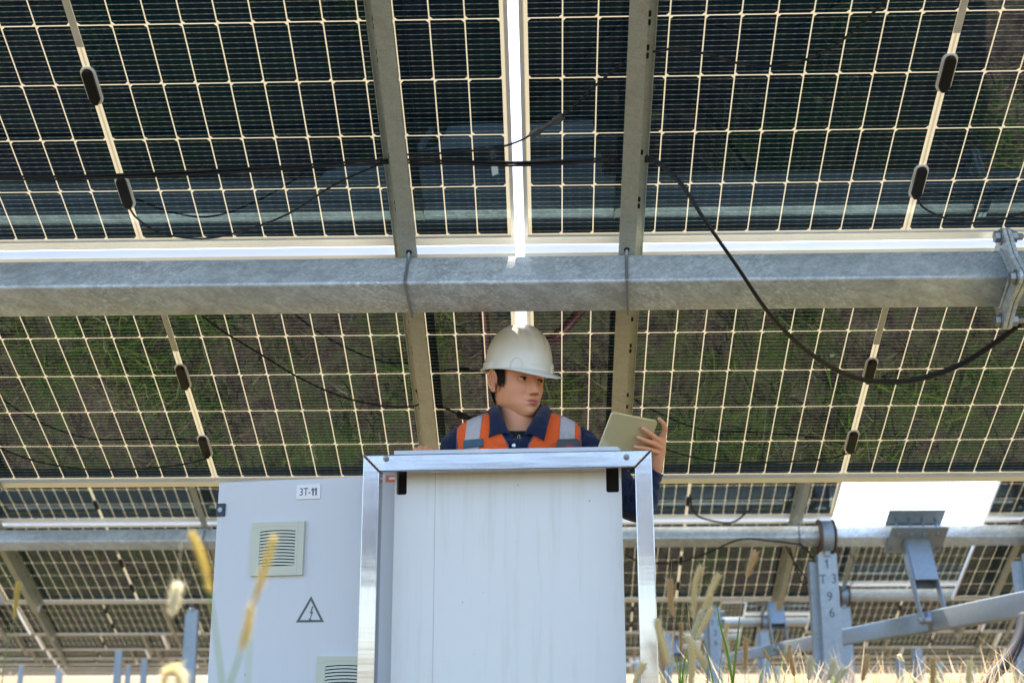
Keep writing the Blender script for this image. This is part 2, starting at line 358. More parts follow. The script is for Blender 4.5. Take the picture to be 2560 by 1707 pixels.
# ------------------------------------------------------------------ solar panels
ML, MW = 2.278, 1.134
def glass_mb():
    b = MB(); x, y = ML / 2 - .002, MW / 2 - .002
    return b.add([(-x, -y, 0), (x, -y, 0), (x, y, 0), (-x, y, 0)], [(0, 1, 2, 3)])
def frame_mb(b=None, mi=0):
    b = b or MB()
    prof = [(0, 0, .0015), (0, 0, -.034), (.011, .029, -.034), (.011, .029, -.0322), (.0018, .0018, -.0322), (.0018, .0018, -.004), (.009, .009, -.004), (.009, .009, -.0012), (.0018, .0018, -.0011), (.0018, .0018, .0004), (.009, .009, .0004), (.009, .009, .0015)]
    rings = []
    for a_s, a_l, z in prof:
        X, Y = ML / 2 - a_s, MW / 2 - a_l; rings.append([(-X, -Y, z), (X, -Y, z), (X, Y, z), (-X, Y, z)])
    b.loft(rings + [rings[0]], mi, True, False); return b
def stadium(w, l, n=8, taper=0):
    r = w / 2; p = []
    for i in range(n + 1): a = math.pi * i / n; p.append((r * math.cos(a), l / 2 - r + r * math.sin(a)))
    if taper: p += [(-r, -l / 2 + r * 1.1), (-r * .35, -l / 2), (r * .35, -l / 2), (r, -l / 2 + r * 1.1)]
    else:
        for i in range(n + 1): a = math.pi + math.pi * i / n; p.append((r * math.cos(a), -l / 2 + r + r * math.sin(a)))
    return p
def label_mat():
    m = NT('rating_label'); co = m.coord(); v = m.mapping(co, (1, 1, 1)); sp = m.n('SeparateXYZ'); m.set(sp.inputs[0], co)
    lines = m.math('GREATER_THAN', m.math('FRACT', m.math('MULTIPLY', sp.outputs[1], 190)), .55)
    wn = m.math('GREATER_THAN', m.noise(m.mapping(co, (900, 260, 1)), 1, 1), .5); blk = m.math('GREATER_THAN', m.noise(m.mapping(co, (1, 16, 1)), 1, 0), .45)
    t = m.math('MULTIPLY', m.math('MULTIPLY', lines, wn), blk)
    return m.done(m.bsdf(m.mix(m.math('MULTIPLY', t, .55), (.52, .52, .47), (.10, .10, .10)), .5))
M['label'] = label_mat()
BY = [.555 - .185 * k for k in (1, 3, 5)]
def make_panel(M4, label, group):
    t = empty('solar_panel', M4, label, 'solar panel', group)
    glass_mb().build('glass_sheet', M['cells'], t, fix=False); frame_mb().build('frame', M['alu'], t)
    for i, y in enumerate(BY):
        b = MB().prism(stadium(.029, .112, 8, 1), -.020, -.0035)
        jb = b.build('junction_box', M['black'], t, bevel=.0035, M=Matrix.Translation((0, y, 0)) @ Matrix.Rotation(math.pi, 4, 'Z'))
        MB().prism(stadium(.0415, .122, 8), -.0050, -.0006).build('sealant', M['seal'], jb)
    y0 = .555 - .185 * 4.95
    MB().box(-.0095, .0095, y0, y0 + .185 * 1.30, -.0012, -.0004).build('rating_label', M['label'], t)
    return t
panels_proto = make_panel(frame_at(-1.153, -.5846, 0), 'upper left solar panel of the nearest tracker, its junction box above the black cable bundle', 'bifacial panels of the nearest tracker')
G1 = 'bifacial panels of the nearest tracker'
copy_tree(panels_proto, frame_at(1.153, -.5846, 0), 'upper right solar panel of the nearest tracker, above the bolted coupling', G1)
copy_tree(panels_proto, frame_at(-1.153, .5846, 0), 'lower left solar panel of the nearest tracker, above the door marked 3T-11', G1)
copy_tree(panels_proto, frame_at(1.153, .5846, 0), 'lower right solar panel of the nearest tracker, behind the tablet and the hanging cable loop', G1)
sb = MB(); sb.add(*[[(-ML / 2 + .002, -MW / 2 + .002, 0), (ML / 2 - .002, -MW / 2 + .002, 0), (ML / 2 - .002, MW / 2 - .002, 0), (-ML / 2 + .002, MW / 2 - .002, 0)], [(0, 1, 2, 3)]])
frame_mb(sb, 1)
for y in BY: sb.prism(stadium(.029, .112, 4), -.020, -.001, 2, Matrix.Translation((0, y, 0)))
far_me = sb.mesh('far_solar_panel', [M['cells'], M['alu'], M['black']])
ORD = ['nearest', 'second', 'third', 'fourth', 'fifth', 'sixth', 'seventh', 'eighth', 'ninth', 'tenth']
ORDW = ['first', 'second', 'third', 'fourth', 'fifth', 'sixth', 'seventh', 'eighth', 'ninth', 'tenth', 'eleventh', 'twelfth', 'thirteenth', 'fourteenth', 'fifteenth', 'sixteenth', 'seventeenth', 'eighteenth', 'nineteenth', 'twentieth', 'twenty-first', 'twenty-second', 'twenty-third', 'twenty-fourth', 'twenty-fifth', 'twenty-sixth']
def cols(k):
    Y = 3.6 + PITCH * k; c = []
    n = 0
    while True:
        u = 1.153 - 2.306 * n
        if u + 1.2 < -.436 * Y - .1: break
        c.append(u); n += 1
    n = 0
    while 3.456 + 2.306 * n < .372 * Y + .1: c.append(3.456 + 1.153 + 2.306 * n); n += 1
    return c
names2 = {(1, 1): 'right of the stainless frame', (1, 0): 'hidden mostly by the cabinet', (1, -1): 'left of the cabinet door', (1, -2): 'at the left edge of the photo'}
for k in range(1, 10):
    for side, sy in (('upper', -.5846), ('lower', .5846)):
        if side == 'upper' and k > 6: continue
        for u in cols(k):
            M4 = frame_at(u, sy, 0, k)
            if k <= 2:
                if u > 3.4: where = 'right of the drive arm gap' if u < 5 else 'at the right edge'
                else: where = {0: 'just left of the drive arm gap', 1: 'behind the white cabinet', 2: 'behind the cabinet door, left of it', 3: 'furthest left'}.get(round((1.153 - u) / 2.306), 'at the left')
                lab = '%s solar panel of the %s tracker row, %s' % (side, ORD[k], where)
                if k == 1 and not (side == 'upper' and u > 3.4 and False): copy_tree(panels_proto, M4, lab, 'panels of the second tracker row')
                else:
                    o = bpy.data.objects.new('solar_panel', far_me); col.objects.link(o); o.matrix_world = M4; tag(o, lab, 'solar panel', 'panels of the third tracker row')
            else:
                o = bpy.data.objects.new('solar_panel', far_me); col.objects.link(o); o.matrix_world = M4
                tag(o, '%s blurred solar panel, %s from the left in the %s tracker row' % (side, ORDW[sorted(cols(k)).index(u)], ORD[k]), 'solar panel', '%s panels of the %s tracker row' % (side, ORD[k]))

for side, sy in (('upper', -.5846), ('lower', .5846)):
    for n in range(-2, 3):
        o = bpy.data.objects.new('solar_panel', far_me); col.objects.link(o); o.matrix_world = frame_at(1.153 + 2.306 * n, sy, 0, -1)
        tag(o, '%s solar panel behind the photographer, %s from the left, facing the cabinet' % (side, ORDW[n + 2]), 'solar panel', 'panels of the row behind the photographer')

# ------------------------------------------------------------------ torque tubes
def rrect(w, h, r, n=4):
    p = []
    for cx_, cy_, a0 in ((w / 2 - r, h / 2 - r, 0), (-w / 2 + r, h / 2 - r, 90), (-w / 2 + r, -h / 2 + r, 180), (w / 2 - r, -h / 2 + r, 270)):
        for i in range(n + 1): a = R_(a0 + 90 * i / n); p.append((cx_ + r * math.cos(a), cy_ + r * math.sin(a)))
    return p
TW, TH, TZ = .125, .115, -.1875
YZ = Matrix(((0, 0, 1, 0), (1, 0, 0, 0), (0, 1, 0, 0), (0, 0, 0, 1)))   # prism xy -> yz, extrusion -> x
def tube_mb(u0, u1, seg=1):
    b = MB(); pr = rrect(TW, TH, .011); rings = [[(u, y, TZ + z) for y, z in pr] for u in np.linspace(u0, u1, seg + 1)]
    b.loft(rings, 0, True, True, True, True); return b
def lobe_plate():
    # four bolt lobes at the corners of the tube, straight edges between
    pts = []; c = .092
    for i in range(4):
        a0 = R_(45 + 90 * i); cx_, cy_ = c * math.sqrt(2) * math.cos(a0) * .93, c * math.sqrt(2) * math.sin(a0) * .93
        for j in range(-4, 5): a = a0 + R_(18 * j); pts.append((cx_ + .026 * math.cos(a), cy_ + .026 * math.sin(a)))
        m_ = R_(90 + 90 * i); pts.append((.098 * math.cos(m_), .098 * math.sin(m_)))
    return pts
def add_flange(tt, ux, side):
    s0, s1 = (ux - .0125, ux - .001) if side < 0 else (ux + .001, ux + .0125)
    b = MB().prism(lobe_plate(), s0, s1, 0, YZ)
    f = b.build('flange_plate', M['galv'], tt, bevel=.002, M=Matrix.Translation((0, 0, TZ)))
    for i in range(4):
        a = R_(45 + 90 * i); y, z = .121 * math.cos(a), .121 * math.sin(a)
        q = MB()
        if side < 0:
            q.hexa((ux - .0125, y, z), (-1, 0, 0), .024, .004, 0, 16); q.hexa((ux - .0165, y, z), (-1, 0, 0), .0175, .015)
        else:
            q.hexa((ux + .0125, y, z), (1, 0, 0), .024, .004, 0, 16); q.hexa((ux + .0165, y, z), (1, 0, 0), .0175, .016)
            q.tube([(ux + .03 + .0035 * j, y, z) for j in range(7)], [.009, .0102, .009, .0102, .009, .0102, .0085], 10, 0, True, False)
        q.build('bolt', M['bolt'], f, bevel=.0012)
CU = 1.407
t1 = empty('torque_tube', frame_at(0, 0, 0), 'long galvanised square torque tube crossing the picture, scuffed, left of the bolted coupling', 'steel tube')
tube_mb(-2.6, CU - .013, 12).build('square_tube', M['galv'], t1); add_flange(t1, CU, -1)
t2 = empty('torque_tube', frame_at(0, 0, 0), 'short end of galvanised torque tube right of the bolted coupling, nearest row', 'steel tube')
tube_mb(CU + .013, 3.4, 6).build('square_tube', M['galv'], t2); add_flange(t2, CU, 1)
# weld beads round both flanges
for tt, ux, s in ((t1, CU - .016, -1), (t2, CU + .016, 1)):
    pr = rrect(TW + .004, TH + .004, .012); MB().tube([(ux + .002 * math.sin(i * 2.1), y, TZ + z) for i, (y, z) in enumerate(pr + pr[:1])], .0042, 6).build('weld_bead', M['galv'], tt)
for k in range(1, 10):
    Y = 3.6 + PITCH * k; x0 = min(cols(k)) - 1.3; x1 = max(max(cols(k)) + 1.3, 5.2)
    tt = empty('torque_tube', frame_at(0, 0, 0, k), 'galvanised torque tube of the %s tracker row' % ORD[k], 'steel tube', 'torque tubes of the rows behind')
    tube_mb(x0, x1).build('square_tube', M['galv'], tt)
    if k == 1:
        for uu in (-.001 + .86, 1.52): pass

# ------------------------------------------------------------------ mounting rails with U-bolts
def rail_mb(sgn):
    b = MB(); t = .0024; zb, zt = -.130, -.0352; fl, tf = .047, .031
    # outline in (u, z), web at u = 0, bottom flange to -sgn, top flange to +sgn
    o = [(0, zb), (-fl, zb), (-fl, zb + .012), (-fl + t, zb + .012), (-fl + t, zb + t), (-t, zb + t), (-t, zt), (tf, zt), (tf, zt - .010), (tf - t, zt - .010), (tf - t, zt - t), (0, zt - t)]
    o = [(x * sgn, z) for x, z in o]
    XZ = Matrix(((1, 0, 0, 0), (0, 0, 1, 0), (0, 1, 0, 0), (0, 0, 0, 1)))
    b.prism(o, -1.155, 1.150, 0, XZ)
    return b
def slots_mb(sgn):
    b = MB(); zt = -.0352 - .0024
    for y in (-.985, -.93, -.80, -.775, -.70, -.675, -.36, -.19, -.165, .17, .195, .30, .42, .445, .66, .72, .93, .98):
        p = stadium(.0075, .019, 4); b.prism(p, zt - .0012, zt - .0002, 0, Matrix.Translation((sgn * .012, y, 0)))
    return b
RS = {}
def make_rail(u, k, label, group, ub=True):
    sgn = 1 if RS.get('s', 1) > 0 else -1
    t = empty('mounting_rail', frame_at(u, 0, 0, k), label, 'steel rail', group)
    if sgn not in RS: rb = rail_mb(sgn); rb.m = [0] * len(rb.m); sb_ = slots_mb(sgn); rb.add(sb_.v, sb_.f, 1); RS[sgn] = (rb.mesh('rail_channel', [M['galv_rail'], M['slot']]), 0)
    o = bpy.data.objects.new('channel', RS[sgn][0]); col.objects.link(o); o.parent = t
    if k < 2:
        uc = -sgn * .024; w2, zb = TW / 2 + .0045, TZ - TH / 2 - .0045
        pth = smooth_path([(uc, -w2 - .012, -.121), (uc, -w2 - .010, -.131), (uc - .002, -w2, -.16), (uc - .005, -w2, zb + .012), (uc - .004, -w2 + .010, zb), (uc + .003, w2 - .010, zb), (uc + .004, w2, zb + .012), (uc, w2, -.121)], 6)
        MB().tube(pth, .0046, 8).build('u_bolt', M['bolt'], t)
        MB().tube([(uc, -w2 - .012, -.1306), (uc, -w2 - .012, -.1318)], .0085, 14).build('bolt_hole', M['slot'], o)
    return t
G = 'rails under the panels of the nearest tracker'
RS['s'] = 1; make_rail(.337, 0, 'slotted rail crossing the tube right of the worker, above the tablet', G)
RS['s'] = -1; make_rail(-.346, 0, 'slotted rail crossing the tube left of the worker, with the bundle tied to it', G)
RS['s'] = -1; make_rail(1.986 + .0, 0, 'slotted rail near the right end of the nearest tracker', G)
RS['s'] = 1; make_rail(-1.97, 0, 'slotted rail at the left end of the nearest tracker', G)
for k in range(1, 6):
    cs = cols(k)
    us = []
    for u in cs:
        us.append((u + 1.153 - .325, 1)); us.append((u - 1.153 + .325, -1))
    for u, s in us:
        if abs(u) > .45 * (3.6 + PITCH * k) + .3: continue
        RS['s'] = -s
        lab = 'rail under the %s tracker row, %s from the left' % (ORD[k], ORDW[sorted(v for v, _ in us).index(u)])
        make_rail(u, k, lab, 'rails of the %s tracker row' % ORD[k])

# ------------------------------------------------------------------ posts, bearings
def text_obj(s, size, mat, parent, M4, name='lettering', ext=.0008, sx=1.0):
    c = bpy.data.curves.new(name, 'FONT'); c.body = s; c.size = size; c.extrude = ext; c.align_x = 'CENTER'; c.align_y = 'CENTER'
    c.materials.append(mat); tmp = bpy.data.objects.new(name, c); me = bpy.data.meshes.new_from_object(tmp); bpy.data.objects.remove(tmp)
    if not me.materials: me.materials.append(mat)
    o = bpy.data.objects.new(name, me); col.objects.link(o); o.parent = parent; o.matrix_basis = M4 @ Matrix.Diagonal((sx, 1, 1, 1)); return o
def digit_one(h_, mat, parent, M4, name='lettering', st=.12):
    p = [(st * .75, -.5), (st * .75, .5), (-.02, .5), (-.26, .27), (-.26, .14), (-st * .6, .28), (-st * .6, -.5)]
    return MB().prism([(x * h_, y * h_) for x, y in p], 0, .0008).build(name, mat, parent, M=M4)
XROT = Matrix.Rotation(math.pi / 2, 4, 'X')
def make_post(u, k, h, label, group, letters=None, w_=.145, dx=0, bearing=True):
    base = loc(u, 0, TZ, k); base.z = 0
    t = empty('steel_post', base, label, 'post', group)
    b = MB(); d = .10; tt = .006
    o = [(-w_ / 2, 0), (w_ / 2, 0), (w_ / 2, d), (w_ / 2 - .022, d), (w_ / 2 - .022, d - tt), (w_ / 2 - tt, d - tt), (w_ / 2 - tt, tt), (-w_ / 2 + tt, tt), (-w_ / 2 + tt, d - tt), (-w_ / 2 + .022, d - tt), (-w_ / 2 + .022, d), (-w_ / 2, d)]
    b.prism(o, -.05, h)
    pb = b.build('post_section', M['galv_post'], t, bevel=.0025)
    b = MB().prism([(x * .8 - .062, y + .045) for x, y in o], -.05, h - .05).build('splice_channel', M['galv_post'], t, M=Matrix.Translation((0, .06, 0)))
    zt = loc(u, 0, TZ, k).z
    if bearing:
        q = MB(); Rr = .118; ring = [(Rr * math.cos(R_(a)), Rr * math.sin(R_(a))) for a in range(0, 360, 12)]
        q.prism(ring, -.045, .045, 0, Matrix.Translation((0, 0, zt)) @ YZ)
        be = q.build('bearing_housing', M['galv_arm'], t, bevel=.006)
        rr = [(.128 * math.cos(R_(a)), .128 * math.sin(R_(a))) for a in range(0, 360, 12)]
        MB().prism(rr, -.062, -.050, 0, Matrix.Translation((0, 0, zt)) @ YZ).prism(rr, .050, .062, 0, Matrix.Translation((0, 0, zt)) @ YZ).build('bearing_collar', M['rust'], be)
        q = MB(); q.box(-.022, .022, -.02, .02, h - .02, zt - .10); q.box(-.05, .05, -.045, -.005, zt - .03, zt - .015)
        q.hexa((-.045, -.03, zt - .05), (0, 0, 1), .01, .04); q.hexa((.045, -.03, zt - .05), (0, 0, 1), .01, .04)
        q.build('bearing_bracket', M['galv_arm'], t, bevel=.003)
    if letters:
        for s, x, z in letters:
            if s == '1': digit_one(.068, M['paint_blue'], pb, Matrix.Translation((x, -.002, h + z)) @ XROT); continue
            text_obj(s, .098, M['paint_blue'], pb, Matrix.Translation((x, -.002, h + z)) @ XROT, 'lettering', sx=.95)
    return t
make_post(2.215, 1, 1.63, 'blue-grey post stencilled 1 T3 9 6 under the second tracker tube', 'posts under the trackers', [('1', -.005, -.075), ('T', -.045, -.195), ('3', .040, -.190), ('9', -.002, -.325), ('6', .006, -.445)])
make_post(3.80, 1, 1.63, 'post at the right edge of the photo beside the drive strut', 'posts under the trackers')
for u, k, s in ((2.14, 2, 'post behind the grass seed heads, faint stencil letters, third row'), (3.76, 2, 'post right behind the stencilled one, third row'), (-4.45, 2, 'ribbed post left of the cabinet door, nearest of those on the left')):
    make_post(u, k, 1.62, s, 'posts under the trackers', [('1', 0, -.08), ('T 3', 0, -.19), ('2', 0, -.31), ('6', 0, -.43)] if k == 2 and u > 2 and u < 3 else None)
for u, k in ((2.1, 3), (-4.5, 3), (3.8, 3), (-9.6, 4), (2.2, 4), (-2.4, 4), (10.4, 4), (-18.2, 7), (-13.5, 6), (-17.0, 6), (-11.0, 5), (-7.0, 7), (-9.0, 6), (8.2, 4), (9.5, 5), (12.4, 6), (8.4, 7), (13.5, 7), (15.0, 6), (17.5, 8), (11.0, 8), (5.2, 6), (-20.5, 8), (-24.0, 8), (-13.5, 8), (3.3, 7)):
    make_post(u, k, 1.62, 'blurred post under the %s tracker row, %s' % (ORD[k], {(2.1, 3): 'right of centre', (-4.5, 3): 'left of centre', (3.8, 3): 'far right', (-9.6, 4): 'left of the ribbed post', (2.2, 4): 'behind the drive strut', (-2.4, 4): 'hidden by the door', (10.4, 4): 'at the right edge', (8.2, 4): 'right of the stencilled post'}.get((u, k), 'about %s metres %s of the cabinet' % (['one','two','three','four','five','six','seven','eight','nine','ten','eleven','twelve','thirteen','fourteen','fifteen','sixteen','seventeen','eighteen','nineteen','twenty','twenty-one','twenty-two','twenty-three','twenty-four','twenty-five'][int(abs(u)) - 1], 'left' if u < 0 else 'right'))), 'distant posts of the %s row' % ORD[k], bearing=k < 5)

# ------------------------------------------------------------------ drive arms and strut
def make_arm(k, label):
    t = empty('drive_lever', frame_at(2.885, 0, 0, k), label, 'drive arm', 'drive arms on the torque tubes')
    zt, zb = -.125, TZ - TH / 2 - .003
    for z0, z1, y0, y1 in ((zt, zt + .012, -.235, .12), (zb - .012, zb, -.205, .13)):
        MB().box(-.215, .215, y0, y1, z0, z1).build('clamp_plate', M['galv_arm'], t, bevel=.003)
    for x in (-.15, -.05, .05, .15):
        r = MB().tube([(x, -.125, zb - .012), (x, -.125, zt)], .0095, 10); r.build('clamp_rod', M['galv_arm'], t)
        MB().hexa((x, -.125, zb - .0165), (0, 0, -1), .023, .018).hexa((x, -.125, zb - .0125), (0, 0, -1), .026, .004, 0, 14).build('nut', M['bolt'], t)
    for x in (-.18, .18):
        MB().hexa((x, .075, zb - .0125), (0, 0, -1), .02, .018).build('nut', M['bolt'], t)
    zc = zb - .0125
    b = MB()   # hollow box section, open at its lower end
    x, y0, y1, z1, tt = .085, -.055, .075, zc - .36, .006
    b.box(-x, x, y0, y0 + tt, z1, zc); b.box(-x, x, y1 - tt, y1, z1, zc); b.box(-x, -x + tt, y0 + tt, y1 - tt, z1, zc); b.box(x - tt, x, y0 + tt, y1 - tt, z1, zc)
    b.build('box_section', M['galv_arm'], t)
    for s in (-1, 1):
        xx = s * (x + .0065)
        p = [(-.05, zc - .001), (.065, zc - .001), (.04, zc - .63)] + [(.035 * math.cos(R_(a)), zc - .68 + .035 * math.sin(R_(a))) for a in range(0, -181, -20)] + [(-.035, zc - .63)]
        MB().prism(p, xx - .005, xx + .005, 0, YZ).build('side_plate', M['galv_arm'], t, bevel=.002)
    MB().tube([(-x - .03, 0, zc - .68), (x + .03, 0, zc - .68)], .022, 14).build('pivot_pin', M['bolt'], t)
    return t
make_arm(1, 'large drive arm clamped on the second tracker tube by four bolted rods')
make_arm(2, 'smaller-looking drive arm on the third tracker tube, beyond the stencilled post')
for k in (3, 4): make_arm(k, 'blurred drive arm on the %s tracker tube' % ORD[k])
pv = loc(2.885, 0, TZ - TH / 2 - .0155 - .68, 1)
def strut(y0, y1, label):
    t = empty('drive_strut', Vector((pv.x, (y0 + y1) / 2, pv.z)), label, 'drive strut', 'drive strut sections'); L = (y1 - y0) / 2
    MB().loft([[(x, y, z - .0) for x, z in rrect(.075, .145, .010)] for y in (-L, L)], 0, True, True, True, True).build('strut_tube', M['galv_arm'], t)
    return t
strut(4.6, pv.y - .055, 'nearest section of the slanting drive strut, right of the drive arm')
strut(pv.y + .055, pv.y + PITCH - .055, 'drive strut section between the second and third tracker rows, behind the stencilled post')
strut(pv.y + PITCH + .055, pv.y + 2 * PITCH - .055, 'distant drive strut section beyond the third tracker row')
strut(pv.y + 2 * PITCH + .055, pv.y + 4 * PITCH, 'most distant drive strut section, low behind the grass')

# ------------------------------------------------------------------ cables
def cable(name, pts, r, label, n=10, group='cables hanging under the panels', parent=None, mat='cable'):
    o = MB().tube(smooth_path(pts, n), r, 8).build(name, M[mat], parent)
    if label: tag(o, label, 'cable', group)
    return o
def P(lst, lz=-.10, k=0): return [onp(a, b, z if z is not None else lz, k) for a, b, z in [(p + (None,))[:3] for p in lst]]
def bundle(lst, label, n=3, r=.0033, lz=-.10, k=0, off=.0052):
    path = smooth_path(P(lst, lz, k), 10); o0 = path[0]; t = empty('cable_bundle', o0, label, 'cable bundle', 'cables hanging under the panels')
    for i in range(n):
        a = 2.1 * i; q = [p - o0 + NN * (off * math.cos(a + j * .03)) + DN * (off * math.sin(a + j * .03)) for j, p in enumerate(path)]
        MB().tube(q, r, 8).build('cable', M['cable'], t)
    for f in (.02, .97):
        p = path[int(f * (len(path) - 1))] - o0; MB().tube([p + Vector((-.003, 0, 0)), p + Vector((.003, 0, 0))], .011, 10).build('cable_tie', M['black'], t)
    return t
bundle([(-60, 443), (150, 444), (400, 436), (650, 424), (860, 411), (972, 404)], 'thick black cable bundle running left from the left rail', 4)
bundle([(1012, 402), (1120, 405), (1280, 410), (1420, 406), (1550, 398)], 'cable bundle sagging between the two rails above the worker', 4)
b1 = [(1612, 397, -.12), (1640, 402, -.13), (1700, 455, -.19), (1760, 545, -.27), (1840, 660, -.33), (1930, 790, -.35), (2030, 885, -.34), (2140, 943, -.31), (2260, 952, -.28), (2380, 920, -.25), (2480, 862, -.23), (2600, 770, -.2)]
bundle(b1, 'heavy cable loop hanging down across the tube and the lower right panel', 2, .0048, off=.005)
cable('panel_cable', P([(322, 518, -.02), (345, 548, -.04), (400, 582, -.05), (500, 597, -.05), (600, 580, -.06), (720, 535, -.08), (840, 460, -.1), (960, 406, -.1)]), .0030, 'thin cable drooping from the junction box up to the left rail')
cable('panel_cable', P([(1015, 387, -.09), (1080, 385, -.08), (1180, 377, -.08), (1250, 368, -.08), (1300, 352, -.08), (1335, 332, -.085)]), .0030, 'thin cable running from the left rail to the grey plug connector')
cable('panel_cable', P([(1402, 292, -.085), (1440, 262, -.085), (1480, 222, -.09), (1520, 188, -.09), (1570, 150, -.1)]), .0030, 'thin cable rising from the grey plug connector to the right rail')
def connector(p0, p1, label, r=.0085, mat='conn'):
    a, b = Vector(p0), Vector(p1); d = b - a; t = empty('plug_connector', a, label, 'connector', 'plug connectors')
    MB().tube([d * .30, d * .36, d * .64, d * .70], [r * .95, r * .75, r * .75, r * .95], 10, 0, True, True).build('plug_body', M[mat], t)
    for f in (0, .70):
        q = MB(); n = 12; rr = [r * (1.25 if i % 2 else 1.08) for i in range(n)]; ax = d.normalized(); s = ax.orthogonal().normalized(); c = ax.cross(s)
        rings = [[d * (f + .30 * g) + (s * math.cos(2 * math.pi * i / n) + c * math.sin(2 * math.pi * i / n)) * rr[i] * w2 for i in range(n)] for g, w2 in ((0, .7), (.15, 1), (.85, 1), (1, .85))]
        q.loft(rings, 0, True, False, True, True); q.build('cap_nut', M[mat], t)
    return t
M['conn'] = mat_simple('dark_grey_plastic', (.05, .055, .06), .45)
connector(onp(1326, 340, -.085), onp(1408, 290, -.085), 'dark grey plug connector on the thin cable just right of the bright gap')
cable('panel_cable', P([(1632, 130, -.09), (1700, 122, -.08), (1780, 140, -.08), (1860, 162, -.08), (1940, 165, -.08), (2020, 148, -.08), (2100, 105, -.08), (2170, 45, -.08), (2230, -15, -.08)]), .0034, 'thin cable swooping from the right rail to the top edge')
cable('panel_cable', P([(2291, 490, -.02), (2310, 520, -.04), (2370, 548, -.06), (2440, 558, -.06), (2520, 545, -.06), (2600, 515, -.06)]), .0030, 'thin cable from the right junction box to the right edge')
cable('panel_cable', P([(505, 790, -.17), (560, 830, -.16), (650, 885, -.14), (750, 945, -.12), (850, 990, -.11), (940, 1012, -.1), (1000, 1017, -.1), (1045, 1012, -.1), (1048, 992, -.1), (1040, 975, -.1)]), .0032, 'thin cable crossing the lower left panel to the rail')
cable('panel_cable', P([(518, 1140, -.02), (505, 1150, -.04), (440, 1163, -.06), (330, 1172, -.07), (210, 1172, -.07), (100, 1155, -.08), (20, 1128, -.09), (-60, 1090, -.1)]), .0030, 'thin cable hanging below the lower left junction box')
cable('panel_cable', P([(2118, 1133, -.02), (2080, 1145, -.04), (2000, 1152, -.06), (1880, 1156, -.07), (1760, 1148, -.07), (1660, 1122, -.08), (1590, 1095, -.09)]), .0030, 'thin cable from the lower right junction box towards the hand')
cable('panel_cable', P([(1095, 1018, -.08), (1118, 1022, -.09), (1142, 1034, -.1)]), .0032, 'short thin cable at the left shoulder, entering the black plug')
connector(onp(1142, 1034, -.10), onp(1222, 1064, -.12), 'long black plug connector behind the shoulder on the left', .010, 'black')
for x, lz in ((.345, -.10), (-.352, -.10)):
    p = loc(x, -.62, lz); 
# second-row cables
for k, lst, lab in ((1, [(1560, 1385), (1600, 1403), (1680, 1407), (1760, 1385), (1850, 1348), (1930, 1352), (2000, 1360)], 'cable looping under the second tracker tube, left of the stencilled post'),
                    (1, [(1725, 1236), (1732, 1275), (1760, 1296), (1830, 1305), (1880, 1268)], 'thin cable hanging from a junction box on the second tracker'),
                    (1, [(2000, 1358), (2030, 1390), (2035, 1430), (2010, 1460), (1990, 1420), (1975, 1370)], 'loose cable loop beside the stencilled post'),
                    (1, [(1965, 1365), (1990, 1410), (2030, 1460), (2055, 1490)], 'slack cable dropping to the stencilled post'),
                    (2, [(2110, 1362), (2135, 1400), (2140, 1430), (2128, 1460), (2100, 1480)], 'thin cable over the third tracker, right of the stencilled post')):
    cable('panel_cable', P(lst, -.30, k), .007 if k == 1 else .006, lab)
hp = [at(2560, 1540, 7.4), at(2550, 1590, 7.3), at(2525, 1640, 7.2), at(2490, 1680, 7.1), at(2460, 1715, 7.0)]
tag(MB().tube(smooth_path(hp, 8), .035, 12).build('corrugated_hose', M['hose']), 'thick black hose curving down at the lower right corner', 'hose')

# ------------------------------------------------------------------ stainless goal frame
def mat_stainless():
    m = NT('polished_stainless'); co = m.coord(); v = m.mapping(co, (60, 60, 1.2)); a = m.noise(v, 3, 4, .6); b = m.noise(m.mapping(co, (1, 1, 9)), 1.6, 3, .5)
    dirt = m.noise(co, 14, 6, .75)
    base = m.mix(m.math('MULTIPLY', m.ramp(dirt, [(.55, gray(0)), (.75, gray(1))]), .3), (.50, .50, .53), (.32, .31, .29))
    nm = m.bump(m.math('ADD', m.math('MULTIPLY', b, 1.0), m.math('MULTIPLY', a, .08)), .16, .004)
    return m.done(m.bsdf(base, m.math('MULTIPLY_ADD', a, .12, .06), .93, nm))
M['inox'] = mat_stainless()
def mat_paint(name, c, dirt=(.35, .33, .25), amt=.25):
    m = NT(name); co = m.coord(); a = m.noise(m.mapping(co, (14, 14, 1.0)), 2, 5, .65); b = m.noise(co, 55, 5, .8); c2 = m.noise(co, 2.2, 4)
    streak = m.math('MULTIPLY', m.ramp(a, [(.52, gray(0)), (.78, gray(1))]), amt)
    base = m.mix(streak, m.mix(m.math('MULTIPLY', c2, .12), c, tuple(x * .8 for x in c)), dirt)
    sp = m.ramp(m.noise(co, 38, 2, .5), [(.745, gray(0)), (.765, gray(1))]); base = m.mix(m.math('MULTIPLY', sp, .5), base, (.16, .16, .15))
    return m.done(m.bsdf(base, .38, 0, m.bump(m.math('ADD', m.math('MULTIPLY', b, .3), c2), .06, .004), .5))
M['white_panel'] = mat_paint('white_sheet', (.80, .82, .80), (.58, .58, .50), .55)
M['grey_paint'] = mat_paint('light_grey_paint', (.66, .69, .72), (.55, .55, .52), .2)
M['dark_in'] = mat_simple('interior_shade', (.02, .02, .02), .8)  # near-black colour standing in for shade inside the cabinet and vents
PL, PR = at(908, 1137, 3.475), at(1629, 1124, 3.425)
zf = (PL.z + PR.z) / 2; W = (PR - PL).to_2d().length; yaw = math.atan2(PR.y - PL.y, PR.x - PL.x)
FM = Matrix.Translation(((PL.x + PR.x) / 2, (PL.y + PR.y) / 2, 0)) @ Matrix.Rotation(yaw, 4, 'Z')   # local: x along, y away from camera, z up
FI = FM.inverted()
